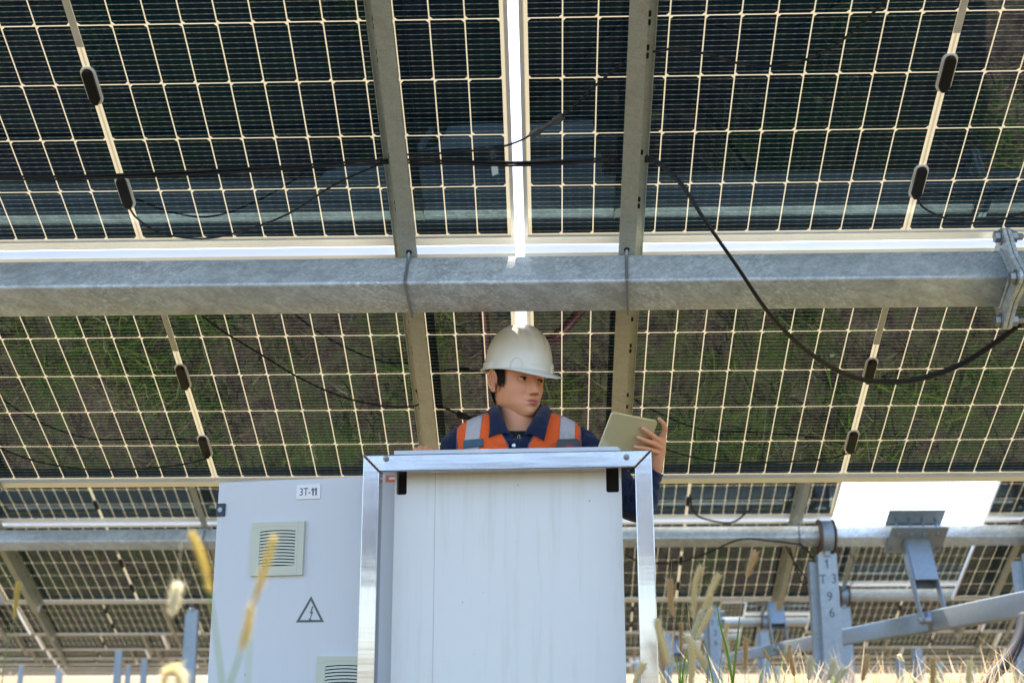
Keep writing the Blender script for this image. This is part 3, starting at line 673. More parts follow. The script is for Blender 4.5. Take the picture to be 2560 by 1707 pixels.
def onf(px, py, y):                # photo point on the plane y of the frame's own axes -> frame coordinates
    o = FM @ Vector((0, y, 0)); n = FM.to_3x3() @ Vector((0, 1, 0)); d = ray(px, py); t = (o - CAM).dot(n) / d.dot(n); return FI @ (CAM + d * t)
fr = empty('stainless_frame', FM, 'polished stainless goal-post frame in front of the white cabinet', 'metal frame')
h, s, c = W / 2, .0475, .05
XZm = Matrix(((1, 0, 0, 0), (0, 0, 1, 0), (0, 1, 0, 0), (0, 0, 0, 1)))
e = .0006
b = MB().prism([(-h + e, zf), (h - e, zf), (h - s, zf - s + e), (-h + s, zf - s + e)], 0, c, 0, XZm).build('top_bar', M['inox'], fr, bevel=.003)
MB().prism([(-h, zf - e), (-h + s - e, zf - s), (-h + s - e, -.02), (-h, -.02)], 0, c, 0, XZm).build('upright', M['inox'], fr, bevel=.003)
MB().prism([(h, zf - e), (h - s + e, zf - s), (h - s + e, -.02), (h, -.02)], 0, c, 0, XZm).build('upright', M['inox'], fr, bevel=.003)
M['weld'] = mat_simple('brown_weld', (.10, .055, .035), .7, .2, var=.3, vscale=300)
for sg in (-1, 1):
    pts = [(sg * (h - s * t + .0012 * math.sin(t * 37) + .0006 * math.sin(t * 90)), .0, zf - s * t - .002 * t) for t in np.linspace(.02, 1, 26)]
    MB().tube(pts, [.0013 + .0006 * abs(math.sin(i * 1.7)) for i in range(26)], 6).build('weld_seam', M['weld'], fr)
for px, py in ((965, 1146), (1566, 1142)):
    p = onf(px, py, -.002); q = MB().tube([(p.x, 0, p.z), (p.x, -.003, p.z)], .0085, 16).hexa((p.x, -.003, p.z), (0, -1, 0), .0068, .006).tube([(p.x, -.009, p.z), (p.x, -.020, p.z)], .0036, 10)
    q.build('bolt', M['bolt'], fr)
# ------------------------------------------------------------------ white back plate and enclosure
A, B = onf(985, 1300, .075), onf(1556, 1300, .075)
cab = empty('electrical_cabinet', FM, 'white electrical cabinet with a blank back plate behind the stainless frame', 'cabinet')
ztop = onf(1200, 1127, .075).z
nA0, nA1, nAz = onf(991, 1236, .075), onf(1017, 1200, .075), onf(1000, 1236, .075).z
nB0, nB1, nBz = onf(1516, 1230, .075), onf(1547, 1200, .075), onf(1530, 1230, .075).z
rr = .004
o = [(A.x, -.02), (B.x, -.02), (B.x, ztop), (nB1.x, ztop), (nB1.x, nBz + rr), (nB1.x - rr, nBz), (nB0.x + rr, nBz), (nB0.x, nBz + rr), (nB0.x, ztop), (nA1.x, ztop), (nA1.x, nAz + rr), (nA1.x - rr, nAz), (nA0.x + rr, nAz), (nA0.x, nAz + rr), (nA0.x, ztop), (A.x, ztop)]
MB().prism(o, .075, .079, 0, XZm).build('back_plate', M['white_panel'], cab, bevel=.0008)
sx = onf(1087, 1300, .075).x
MB().box(sx - .0005, sx + .0005, .0743, .0749, .02, ztop - .002).build('plate_seam', mat_simple('seam', (.48, .49, .48), .6), cab)
MB().box(A.x, B.x - .006, .0515, .0545, zf - .03, ztop + .0012).box(A.x, B.x - .006, .0546, .20, ztop - .003, ztop + .001).build('roof_plate', M['grey_paint'], cab, bevel=.001)
for x in (A.x + .001, B.x - .003):  # folded side returns
    MB().box(x, x + .002, .0795, .135, .0, ztop).build('side_return', M['grey_paint'], cab)
MB().box(nB0.x - .01, B.x - .0035, .118, .1195, .0, ztop - .001).box(A.x + .0035, nA1.x + .01, .118, .1195, .0, ztop - .001).build('notch_shade_sheet', M['dark_in'], cab)  # dark sheets behind the notches, painting the shade of the interior
E0 = onf(954, 1184, .14); E1 = onf(1535, 1184, .14)
MB().box(E0.x, E1.x - .02, .141, .27, .02, E0.z).build('enclosure', M['grey_paint'], cab, bevel=.003)
# orange tab sticker with a pill-shaped hole
y_ = .1405; p0, p1 = onf(964, 1187, y_), onf(994, 1204, y_)
MB().box(p0.x, p1.x, y_ - .0012, y_ - .0006, p1.z, p0.z).build('orange_tag', mat_simple('orange_sticker', (.75, .20, .06), .5), cab)
cx_ = (p0.x + p1.x) / 2 + .004; cz_ = (p0.z + p1.z) / 2
pill = [(cx_ + .010 + .004 * math.sin(R_(a)), cz_ + .004 * math.cos(R_(a))) for a in range(0, 181, 30)] + [(cx_ - .008 - .004 * math.sin(R_(a)), cz_ - .004 * math.cos(R_(a))) for a in range(0, 181, 30)]
MB().prism(pill, y_ - .0018, y_ - .0014, 0, XZm).build('tag_slot', M['seal'], cab)

# ------------------------------------------------------------------ open door with vents
Hd = FM @ Vector((E0.x, .145, 0)); Ld = at(547, 1205, Hd.y + .105)
dyaw = math.atan2(Hd.y - Ld.y, Hd.x - Ld.x); dw = (Vector((Hd.x, Hd.y)) - Vector((Ld.x, Ld.y))).length - .004
DM = Matrix.Translation((Ld.x, Ld.y, 0)) @ Matrix.Rotation(dyaw, 4, 'Z'); DI = DM.inverted()
def ond(px, py, y=0):
    o = DM @ Vector((0, y, 0)); n = DM.to_3x3() @ Vector((0, 1, 0)); d = ray(px, py); t = (o - CAM).dot(n) / d.dot(n); return DI @ (CAM + d * t)
dt = Ld.z
dl = FI @ DM   # the door is a part of the cabinet
door = MB().box(0, dw, 0, .020, .10, dt).build('door', M['grey_paint'], cab, bevel=.004, M=dl)
a, b_ = ond(743, 1212), ond(801, 1246); lc = ((a.x + b_.x) / 2, (a.z + b_.z) / 2)
MB().box(a.x, b_.x, -.0035, -.0003, b_.z, a.z).build('number_plate', mat_simple('white_plate', (.88, .88, .88), .35), door, bevel=.0006)
ink = mat_simple('navy_ink', (.012, .025, .075), .5)
text_obj('3T-', .0315, ink, door, Matrix.Translation((lc[0] - .0098, -.0037, lc[1] - .001)) @ XROT, 'lettering', .0003, .80)
for dx in (.0148, .0242): digit_one(.0218, ink, door, Matrix.Translation((lc[0] + dx, -.0037, lc[1] - .0006)) @ XROT, st=.115)
a, b_ = ond(543, 1259), ond(563, 1290)
lk = MB().box(a.x, b_.x, -.006, -.0002, b_.z, a.z).build('lock', mat_simple('navy_plastic', (.015, .025, .05), .4), door, bevel=.0015)
cx_, cz_ = (a.x + b_.x) / 2, (a.z + b_.z) / 2
MB().tube([(cx_, -.006, cz_), (cx_, -.0085, cz_)], .0075, 18).build('lock_barrel', M['bolt'], lk)
M['beige'] = mat_simple('beige_plastic', (.60, .62, .50), .45, var=.05)
def vent(px0, py0, px1, py1):
    a, b_ = ond(px0, py0), ond(px1, py1); x0, x1, z1, z0 = a.x, b_.x, a.z, b_.z; w_, h_ = x1 - x0, z1 - z0
    q = MB(); ml, mt, mb = .16 * w_, .155 * h_, .175 * h_
    n = 14; arc = lambda t: .022 * h_ * (1 - (2 * t - 1) ** 2)
    yf = -.011
    X0, X1, Z1, Z0 = x0 + ml, x1 - ml, z1 - mt - .02 * h_, z0 + mb
    q.box(x0, X0, yf, -.0003, z0, z1); q.box(X1, x1, yf, -.0003, z0, z1); q.box(X0, X1, yf, -.0003, z0, Z0)
    # upper border follows the arc
    for i in range(n):
        t0, t1 = i / n, (i + 1) / n; xa, xb = X0 + (X1 - X0) * t0, X0 + (X1 - X0) * t1
        q.add([(xa, yf, Z1 + arc(t0)), (xb, yf, Z1 + arc(t1)), (xb, yf, z1), (xa, yf, z1), (xa, -.0003, Z1 + arc(t0)), (xb, -.0003, Z1 + arc(t1)), (xb, -.0003, z1), (xa, -.0003, z1)], [(0, 1, 2, 3), (0, 4, 5, 1), (3, 2, 6, 7)])
    f = q.build('vent_grille', M['beige'], door)
    MB().box(X0, X1, -.0012, -.0006, Z0, Z1 + .02 * h_).build('vent_shade_sheet', M['dark_in'], f)  # flat dark sheet, shade between the louvres put into its colour
    sl = MB(); N = 11; dz = (Z1 - Z0) / N
    for j in range(N):
        zz = Z0 + dz * j; k_ = j / (N - 1)
        for i in range(n):
            t0, t1 = i / n, (i + 1) / n; xa, xb = X0 + (X1 - X0) * t0, X0 + (X1 - X0) * t1; e0, e1 = arc(t0), arc(t1)
            sl.add([(xa, yf - .0006, zz + e0 + .02 * dz), (xb, yf - .0006, zz + e1 + .02 * dz), (xb, yf + .002, zz + e1 + .70 * dz), (xa, yf + .002, zz + e0 + .70 * dz),
                    (xa, -.002, zz + e0 + .02 * dz), (xb, -.002, zz + e1 + .02 * dz), (xb, -.002, zz + e1 + .72 * dz), (xa, -.002, zz + e0 + .72 * dz)], [(0, 1, 2, 3), (0, 4, 5, 1), (3, 2, 6, 7)])
    sl.build('louvres', M['beige'], f)
    # thin moulding grooves
    gr = MB(); m2 = mat_simple('groove', (.42, .43, .35), .6)
    for i in range(n):
        t0, t1 = i / n, (i + 1) / n; xa, xb = x0 + w_ * t0, x0 + w_ * t1; za = z1 - .115 * h_ + 2 * arc(t0) - .5 * .022 * h_; zb = z1 - .115 * h_ + 2 * arc(t1) - .5 * .022 * h_
        gr.add([(xa, yf - .0002, za), (xb, yf - .0002, zb), (xb, yf - .0002, zb + .0007), (xa, yf - .0002, za + .0007)], [(0, 1, 2, 3)])
    gr.add([(X1 + .3 * ml, yf - .0002, z0), (X1 + .3 * ml + .0007, yf - .0002, z0), (X1 + .3 * ml + .0007, yf - .0002, z1), (X1 + .3 * ml, yf - .0002, z1)], [(0, 1, 2, 3)])
    gr.build('groove', m2, f)
vent(635, 1307, 759, 1437); a = ond(796, 1640); c0, c1 = ond(635, 1307), ond(759, 1437)
ww, hh = c1.x - c0.x, c0.z - c1.z
d1 = DM @ Vector((a.x + ww, 0, a.z - hh)); dd = d1 - CAM; px1 = 1280 + 3182.98 * dd.dot(RIGHT) / dd.dot(FWD); py1 = 853.5 - 3182.98 * dd.dot(UP) / dd.dot(FWD)
vent(796, 1640, px1, py1)
# warning triangle with lightning arrow
a, b_, c_ = ond(778, 1489), ond(740, 1555), ond(810, 1554); dk = mat_simple('dark_green_grey_print', (.10, .13, .125), .5)
T3 = [Vector((p.x, p.z)) for p in (a, c_, b_)]; cen = (T3[0] + T3[1] + T3[2]) / 3
inn = [cen + (p - cen) * .74 for p in T3]; q = MB()
for i in range(3):
    j = (i + 1) % 3; q.add([(T3[i].x, -.0008, T3[i].y), (T3[j].x, -.0008, T3[j].y), (inn[j].x, -.0008, inn[j].y), (inn[i].x, -.0008, inn[i].y)], [(0, 1, 2, 3)])
hgt = T3[0].y - T3[2].y
bolt = [(.06, .30), (-.02, .02), (.055, .05), (-.015, -.17), (-.05, -.15), (-.045, -.30), (.055, -.20), (.015, -.18), (.12, .11), (.045, .08), (.12, .30)]
q.add([(cen.x + x * hgt, -.0008, cen.y + (z - .03) * hgt) for x, z in bolt], [tuple(range(len(bolt)))])
q.build('warning_triangle', dk, door, fix=False)

# ------------------------------------------------------------------ foxtail grass plants
M['seed_y'] = leaf_mat('seed_head_yellow', (.72, .58, .14), (.80, .66, .24)); M['seed_g'] = leaf_mat('seed_head_green', (.88, .76, .44), (.94, .84, .58))
M['seed_o'] = leaf_mat('seed_head_tan', (.82, .62, .34), (.74, .56, .32)); M['seed_w'] = leaf_mat('seed_head_pale', (.85, .80, .58), (.88, .83, .64))
M['stem_g'] = leaf_mat('stem_green', (.24, .40, .10), (.34, .48, .16)); M['stem_b'] = leaf_mat('stem_brown', (.36, .24, .16), (.42, .32, .2))
def foxtail(head, stem, Y, r, label, hm='seed_g', sm_='stem_g', awn=None, bristle=1.0, sr=None, dens=1.0):
    r *= .82
    hp_ = smooth_path([at(x, y, Y) for x, y in head], 8); sp_ = smooth_path([at(x, y, Y + .02 * i) for i, (x, y) in enumerate(stem)], 8)
    base = Vector((sp_[-1].x, sp_[-1].y, 0)); t = empty('foxtail_grass', base, label, 'grass stalk', 'foxtail grass stalks around the cabinet')
    n = len(hp_); prof = [r * (.25 + .75 * math.sin(math.pi * min(1, (i / (n - 1)) * 1.15 + .08)) ** .55) if 0 < i < n - 1 else r * .15 for i in range(n)]
    q = MB().tube([p - base for p in hp_], [x * .72 for x in prof], 8)
    L = sum((hp_[i + 1] - hp_[i]).length for i in range(n - 1)); N = int(L / r * 80 * dens)
    rd = random.Random(int(head[0][0]) * 31 + int(head[0][1]))
    for j in range(N):
        f = rd.random() * (n - 1.01); i = int(f); p = hp_[i].lerp(hp_[i + 1], f - i) - base; ax = (hp_[max(0, i - 1)] - hp_[min(n - 1, i + 1)]).normalized()
        s1 = ax.orthogonal().normalized(); s2 = ax.cross(s1); an = rd.random() * 6.283; dr = s1 * math.cos(an) + s2 * math.sin(an)
        rr_ = prof[i] * .6; ln = r * (1.1 + 1.2 * rd.random()) * bristle; sd_ = dr.cross(ax) * (.0005 + .1 * r)
        a_ = p + dr * rr_; e_ = a_ + (ax * .85 + dr * .75) * ln
        if j % 4 == 0: sd_ *= .35; e_ = a_ + (ax * .9 + dr * .9) * ln * 1.7
        q.add([a_ - sd_, a_ + sd_, e_], [(0, 1, 2)])
    q.build('seed_head', M[hm], t, fix=False)
    sr = sr or r * .17
    st = [p - base for p in sp_]
    if st[-1].z > .05: st.append(Vector((st[-1].x * .5, 0, st[-1].z * .5)));  st.append(Vector((0, 0, 0)))
    MB().tube(st, [sr * (.7 + .5 * i / len(st)) for i in range(len(st))], 6).build('stem', M[sm_], t)
    if awn:
        MB().tube([at(x, y, Y) - base for x, y in awn], [r * .07, r * .03], 4).build('awn', M[hm], t)
    return t
# right of the cabinet
R1 = 'stem_b'
foxtail([(1675, 1453), (1676, 1490), (1683, 1540)], [(1683, 1540), (1690, 1620), (1697, 1707)], 3.3, .0072, 'tan foxtail with a long thin tip just right of the frame', 'seed_o', R1, [(1676, 1453), (1680, 1398)])
foxtail([(1752, 1420), (1740, 1450), (1735, 1500), (1733, 1548)], [(1733, 1548), (1728, 1600), (1722, 1707)], 3.4, .0078, 'tall upright green foxtail in the middle of the right-hand clump', 'seed_g')
foxtail([(1795, 1440), (1782, 1465), (1768, 1500), (1757, 1528)], [(1757, 1528), (1735, 1600), (1712, 1707)], 3.4, .0080, 'tall foxtail leaning right in the right-hand clump', 'seed_g')
foxtail([(1778, 1525), (1762, 1555), (1740, 1596)], [(1740, 1596), (1720, 1650), (1708, 1707)], 3.3, .0070, 'shorter pale green foxtail below the leaning one', 'seed_g')
foxtail([(1754, 1528), (1742, 1560), (1730, 1590)], [(1730, 1590), (1722, 1640), (1716, 1707)], 3.35, .0065, 'small foxtail tucked behind the clump', 'seed_w')
foxtail([(1717, 1592), (1738, 1620), (1757, 1650), (1764, 1674)], [(1764, 1674), (1768, 1690), (1770, 1720)], 3.1, .0082, 'drooping green foxtail bending down to the right', 'seed_g')
foxtail([(1642, 1552), (1652, 1590), (1663, 1630), (1672, 1665)], [(1672, 1665), (1671, 1690), (1668, 1720)], 2.9, .0075, 'green foxtail arching beside the right upright of the frame', 'seed_g')
foxtail([(1889, 1383), (1878, 1410), (1866, 1444)], [(1866, 1444), (1850, 1540), (1843, 1620), (1834, 1707)], 3.4, .0078, 'brown foxtail on a long thin stalk in front of the second row', 'seed_o', 'stem_b')
foxtail([(1730, 1618), (1731, 1660), (1727, 1712)], [(1727, 1712), (1727, 1725)], 3.0, .0078, 'upright foxtail at the bottom of the right-hand clump', 'seed_g')
foxtail([(1908, 1622), (1918, 1640), (1929, 1658)], [(1929, 1658), (1940, 1690), (1948, 1712)], 3.9, .0075, 'small orange-tan seed head leaning left', 'seed_o', 'stem_g', bristle=.3)
foxtail([(1976, 1612), (1972, 1635), (1968, 1655)], [(1968, 1655), (1960, 1700), (1958, 1715)], 3.9, .0075, 'small tan seed head left of the stencilled post', 'seed_o', 'stem_g', bristle=.5)
foxtail([(1608, 1662), (1598, 1680), (1584, 1712)], [(1584, 1712), (1580, 1725)], 2.9, .0068, 'short green foxtail in the gap between cabinet and frame', 'seed_g')
foxtail([(2084, 1652), (2080, 1675), (2068, 1700)], [(2068, 1700), (2062, 1720)], 3.6, .0085, 'whitish green foxtail in front of the stencilled post foot', 'seed_w')
foxtail([(2110, 1672), (2098, 1690), (2085, 1712)], [(2085, 1712), (2080, 1725)], 3.6, .0085, 'second whitish foxtail right of the stencilled post foot', 'seed_w')
foxtail([(2026, 1645), (2026, 1670), (2022, 1700)], [(2022, 1700), (2020, 1720)], 3.8, .0085, 'pale foxtail left of the stencilled post foot', 'seed_w')
foxtail([(2247, 1636), (2252, 1645), (2260, 1653)], [(2260, 1653), (2272, 1680), (2286, 1705)], 4.4, .0095, 'little pinkish seed head right of the stencilled post', 'seed_w', 'stem_g', bristle=.4)
rf = random.Random(12)
for i, (x, yt, wh) in enumerate([(1702, 1560, 'low between the frame and the clump'), (1800, 1560, 'right of the leaning foxtail'), (1822, 1600, 'in front of the third-row post'), (1662, 1600, 'close beside the right upright'), (1862, 1598, 'under the distant drive strut section'), (1990, 1640, 'just left of the stencilled post'), (2150, 1640, 'well right of the stencilled post'), (2330, 1648, 'beneath the drive arm'), (2420, 1655, 'left of the black hose'), (1772, 1480, 'thin and tall behind the clump')]):
    dx_ = rf.uniform(-14, 18); L_ = rf.uniform(48, 80)
    foxtail([(x + dx_, yt), (x + dx_ * .7, yt + L_ * .5), (x + dx_ * .3, yt + L_)], [(x + dx_ * .3, yt + L_), (x, yt + L_ + 40), (x - 4, 1716)], rf.uniform(3.3, 4.2), rf.uniform(.0055, .0075), 'dry pale foxtail ' + wh, rf.choice(['seed_o', 'seed_w', 'seed_g']), 'stem_b')
# left foreground
foxtail([(46, 1462), (42, 1490), (36, 1545)], [(36, 1545), (24, 1590), (12, 1650), (4, 1712)], 2.3, .0042, 'thin yellow foxtail at the left edge', 'seed_y', 'stem_g', sr=.0009)
foxtail([(480, 1334), (496, 1372), (512, 1420), (525, 1480)], [(525, 1480), (534, 1540), (545, 1620), (556, 1712)], 1.15, .0042, 'blurred yellow foxtail left of the cabinet door', 'seed_y', 'stem_g', bristle=.5, sr=.0011)
foxtail([(684, 1342), (668, 1400), (648, 1465), (634, 1508)], [(634, 1508), (631, 1512), (629, 1516)], 1.1, .0043, 'blurred orange foxtail in front of the upper vent', 'seed_y', 'stem_g', bristle=.4)
foxtail([(628, 1512), (620, 1560), (610, 1600), (602, 1628)], [(602, 1628), (590, 1665), (574, 1712)], 1.1, .0046, 'blurred yellow foxtail low in front of the door', 'seed_y', 'stem_g', bristle=.4, sr=.0012)
foxtail([(443, 1465), (436, 1500), (428, 1543)], [(428, 1543), (422, 1600), (412, 1680), (410, 1712)], 1.6, .0056, 'blurred pale foxtail on a dark stem left of the door', 'seed_w', 'stem_b', [(445, 1465), (452, 1360)])
foxtail([(452, 1718), (450, 1690), (436, 1674), (418, 1680), (408, 1712)], [(408, 1712), (406, 1725)], 1.4, .0052, 'blurred curled foxtail at the bottom edge', 'seed_g', 'stem_g')
# long green leaf blades by the right-hand clump
def leaf_blade(pts, Y, w_, label, m='g1'):
    P_ = smooth_path([at(x, y, Y) for x, y in pts], 8); base = Vector((P_[-1].x, P_[-1].y, 0)); n = len(P_); q = MB(); vs = []
    for i, p in enumerate(P_):
        ww_ = w_ * math.sin(math.pi * min(.5, .04 + .6 * i / n)); vs += [p - base + Vector((-ww_, 0, 0)), p - base + Vector((0, ww_ * .6, 0)), p - base + Vector((ww_, 0, 0))]
    q.add(vs, [(3 * i + j, 3 * i + j + 1, 3 * i + j + 4, 3 * i + j + 3) for i in range(n - 1) for j in range(2)], 0, True)
    o = q.build('grass_blade', M[m], None, fix=False); o.location = base; return tag(o, label, 'grass blade', 'long grass blades by the right-hand clump')
for i, (pts, Y, w_, lb, mm) in enumerate([
    ([(1790, 1500), (1800, 1560), (1818, 1630), (1832, 1712)], 3.3, .0032, 'longest green blade crossing the blurred third-row post', 'g1'),
    ([(1848, 1540), (1842, 1600), (1836, 1660), (1832, 1712)], 3.3, .0026, 'green blade rising beside the long brown stalk', 'g1'),
    ([(1760, 1595), (1772, 1650), (1784, 1712)], 3.35, .002, 'thin green blade between the clump and the post', 'g1'),
    ([(1722, 1608), (1712, 1650), (1704, 1712)], 3.2, .0026, 'green blade at the foot of the clump', 'g1'),
    ([(1700, 1640), (1700, 1680), (1700, 1712)], 3.2, .0024, 'short upright green blade near the frame', 'g1'),
    ([(1674, 1682), (1720, 1690), (1785, 1703)], 3.1, .0022, 'green blade lying almost flat along the bottom', 'g1'),
    ([(1950, 1572), (1925, 1635), (1905, 1680), (1895, 1712)], 3.5, .0012, 'thin stalk leaning right with a tiny tip', 'g2'),
    ([(1718, 1495), (1724, 1560), (1730, 1600)], 3.4, .0012, 'thin reddish blade left of the upright foxtail', 'g3')]):
    leaf_blade(pts, Y, w_, lb, mm)

# ------------------------------------------------------------------ the worker
YP = 3.87
TX = at(1298, 1100, YP).x
PM = Matrix.Translation((TX, YP, 0)); PI_ = PM.inverted()
def pl(px, py, Y): return PI_ @ at(px, py, Y)          # photo point -> person axes (x right, y away, z up)
man = empty('person', PM, 'man in a white hard hat and orange reflective vest reading a tablet behind the cabinet', 'person')
def mat_skin():
    m = NT('skin'); co = m.coord(); at_ = m.n('Attribute'); at_.attribute_name = 'lip'
    a = m.noise(co, 22, 5, .7); b = m.noise(co, 260, 3, .6)
    base = m.mix(a, (.68, .32, .175), (.80, .40, .235)); base = m.mix(m.math('MULTIPLY', b, .25), base, (.54, .22, .11))
    base = m.mix(at_.outputs['Fac'], base, (.50, .17, .14))
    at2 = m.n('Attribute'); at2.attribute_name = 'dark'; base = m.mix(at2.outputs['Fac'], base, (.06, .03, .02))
    return m.done(m.bsdf(base, .46, 0, m.bump(b, .12, .0012), .45, Subsurface_Weight=.12, Subsurface_Radius=(.012, .005, .003), Subsurface_Scale=1.0))
M['skin'] = mat_skin(); M['hair'] = mat_simple('black_hair', (.004, .0035, .0035), .6, 0, .25, var=.4, vscale=90, bump=.5, bscale=500)
def mat_cloth(name, c, c2=None, ws=900, rough=.85, wr=.8):
    m = NT(name); co = m.coord(); a = m.noise(co, 9, 5, .6, .6); b = m.noise(m.mapping(co, (1, 1, 3)), ws, 2)
    base = m.mix(a, c, c2 or tuple(x * .75 for x in c))
    return m.done(m.bsdf(base, rough, 0, m.bump(m.math('ADD', m.math('MULTIPLY', a, wr * 2), m.math('MULTIPLY', b, .05)), .8, .025), .25, Sheen_Weight=.15))
M['navy'] = mat_cloth('navy_cotton', (.012, .024, .075), (.007, .013, .040)); M['orange'] = mat_cloth('orange_mesh_vest', (1.0, .155, .025), (.95, .12, .018), 1600, .7)
M['reflect'] = mat_cloth('silver_reflective_tape', (.60, .58, .60), (.50, .48, .51), 1500, .45); M['piping'] = mat_cloth('mauve_piping', (.20, .15, .22), None, 1500)
M['strap'] = mat_cloth('blue_webbing', (.06, .13, .19), (.09, .17, .24), 700); M['undershirt'] = mat_cloth('black_shirt', (.008, .008, .010))
def sexp(v): return math.exp(max(-60, min(60, v)))
def gauss(x, z, cx_, cz_, sx_, sz_): return math.exp(-((x - cx_) / sx_) ** 2 - ((z - cz_) / sz_) ** 2)
HP = [(-.122, .012, .040, .0), (-.118, .023, .064, .004), (-.110, .034, .080, .016), (-.097, .0435, .086, .035), (-.078, .0545, .088, .058), (-.055, .0625, .087, .074), (-.03, .0695, .087, .085), (0, .0745, .085, .092), (.03, .0765, .088, .097), (.06, .075, .084, .097), (.09, .067, .071, .087), (.11, .052, .051, .068), (.122, .030, .028, .040), (.1255, .004, .004, .005)]
def hp(z):
    for i in range(len(HP) - 1):
        if HP[i][0] <= z <= HP[i + 1][0]:
            t = (z - HP[i][0]) / (HP[i + 1][0] - HP[i][0]); P4 = [HP[max(0, min(len(HP) - 1, i + j))] for j in (-1, 0, 1, 2)]
            return [.5 * (2 * P4[1][c] + (P4[2][c] - P4[0][c]) * t + (2 * P4[0][c] - 5 * P4[1][c] + 4 * P4[2][c] - P4[3][c]) * t * t + (-P4[0][c] + 3 * P4[1][c] - 3 * P4[2][c] + P4[3][c]) * t ** 3) for c in (1, 2, 3)]
    return HP[-1][1:]
def head_pt(z, az):                # az = 0 is the face, positive to the viewer's right
    a, f, b = hp(z); n = 2.25; s_, c_ = math.sin(az), math.cos(az)
    x = a * math.copysign(abs(s_) ** (2 / n), s_); y = (f if c_ > 0 else b) * -math.copysign(abs(c_) ** (2 / n), c_)
    return x, y
def face_disp(x, z, front):
    d = 0
    for s_ in (-1, 1):
        d -= .0110 * gauss(x, z, s_ * .031, .001, .0155, .0105); d += .0035 * gauss(x, z, s_ * .028, .019, .022, .008)
        d += .0045 * gauss(x, z, s_ * .043, -.030, .019, .018); d += .0075 * gauss(x, z, s_ * .0125, -.041, .0062, .0058)
        d -= .0055 * gauss(x, z, s_ * .0062, -.0475, .0035, .0025); d -= .0022 * gauss(x, z, s_ * .027, -.052, .006, .014)
        d -= .0025 * gauss(x, z, s_ * .026, -.0675, .004, .004); d += .003 * gauss(x, z, s_ * .033, -.080, .015, .018)
    if -.052 < z < .02:
        t = (z + .046) / .056; t = max(0, min(1, t)); hgt = .0235 * (1 - t) ** .8 + .003; w_ = .0095 + .003 * (1 - t)
        edge = 1 / (1 + math.exp(-(z + .0455) / .0011)); d += hgt * math.exp(-(x / w_) ** 2) * edge * (1 if z < .01 else max(0, (.02 - z) / .01))
    d += .003 * gauss(x, z, 0, -.039, .0085, .0055)
    d += .0065 * gauss(x, z, 0, -.0625, .0165, .0042) + .0078 * gauss(x, z, 0, -.0735, .0150, .0048) - .0042 * gauss(x, z, 0, -.0675, .0205, .0014)
    d += .0035 * gauss(x, z, 0, -.066, .028, .014) - .0030 * gauss(x, z, 0, -.0845, .016, .0045) + .0065 * gauss(x, z, 0, -.100, .016, .011) - .0012 * gauss(x, z, 0, -.055, .003, .006)
    return d * front
NA, NZ = 160, 170
rings = []; lip = []; dark = []
for j in range(NZ + 1):
    z = -.122 + .2475 * (j / NZ); r = []
    for i in range(NA):
        # denser in front
        q_ = i / NA * 2 - 1; az = math.pi * (q_ * .55 + .45 * q_ ** 3)
        x, y = head_pt(z, az); fr_ = max(0, math.cos(az)) ** .5 if abs(az) < math.pi / 2 else 0
        dd_ = face_disp(x, z, fr_); r.append((x + .25 * dd_ * math.sin(az), y - dd_ * .97, z))
        wl = 0.017 + .006
        up_ = z < -.0675 + .0085 * max(0, 1 - (x / .024) ** 2) - .0015 * gauss(x, z, 0, -.059, .004, .01) and z > -.0675; lo_ = z <= -.0675 and z > -.0675 - .0115 * max(0, 1 - (x / .021) ** 2)
        lip.append(.9 if (abs(x) < .024 and y < -.05 and (up_ or lo_)) else 0.0)
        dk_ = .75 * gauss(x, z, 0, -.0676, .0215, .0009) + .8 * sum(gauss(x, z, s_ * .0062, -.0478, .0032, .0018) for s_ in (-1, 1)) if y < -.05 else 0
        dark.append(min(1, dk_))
    rings.append(r)
hb = MB(); hb.loft(rings, 0, True, True, True, True); nh = len(hb.v)
yaw_h = R_(37); HC = pl(1294, 954, YP - .005)
HM = Matrix.Translation(HC) @ Matrix.Rotation(yaw_h, 4, 'Z') @ Matrix.Rotation(R_(7), 4, 'X')
# eyelids and ears are skin too
def sph_patch(c, r, lat0, lat1, lon0, lon1, nl=8, nn=14, tilt=0):
    vs = []
    for i in range(nl + 1):
        la = R_(lat0 + (lat1 - lat0) * i / nl)
        for j in range(nn + 1):
            lo = R_(lon0 + (lon1 - lon0) * j / nn); v = Vector((math.cos(la) * math.sin(lo), -math.cos(la) * math.cos(lo), math.sin(la))) * r; v = Matrix.Rotation(R_(tilt), 3, 'Y') @ v; vs.append(Vector(c) + v)
    return vs, [(i * (nn + 1) + j, i * (nn + 1) + j + 1, (i + 1) * (nn + 1) + j + 1, (i + 1) * (nn + 1) + j) for i in range(nl) for j in range(nn)]
EC = [(-.0315, -.0655, .0), (.0315, -.0655, .0)]
for c in EC:
    for la0, la1 in ((16, 88), (-88, -19)):
        v, f = sph_patch(c, .0142, la0, la1, -80, 80, 8, 16); hb.add(v, f, 0, True)
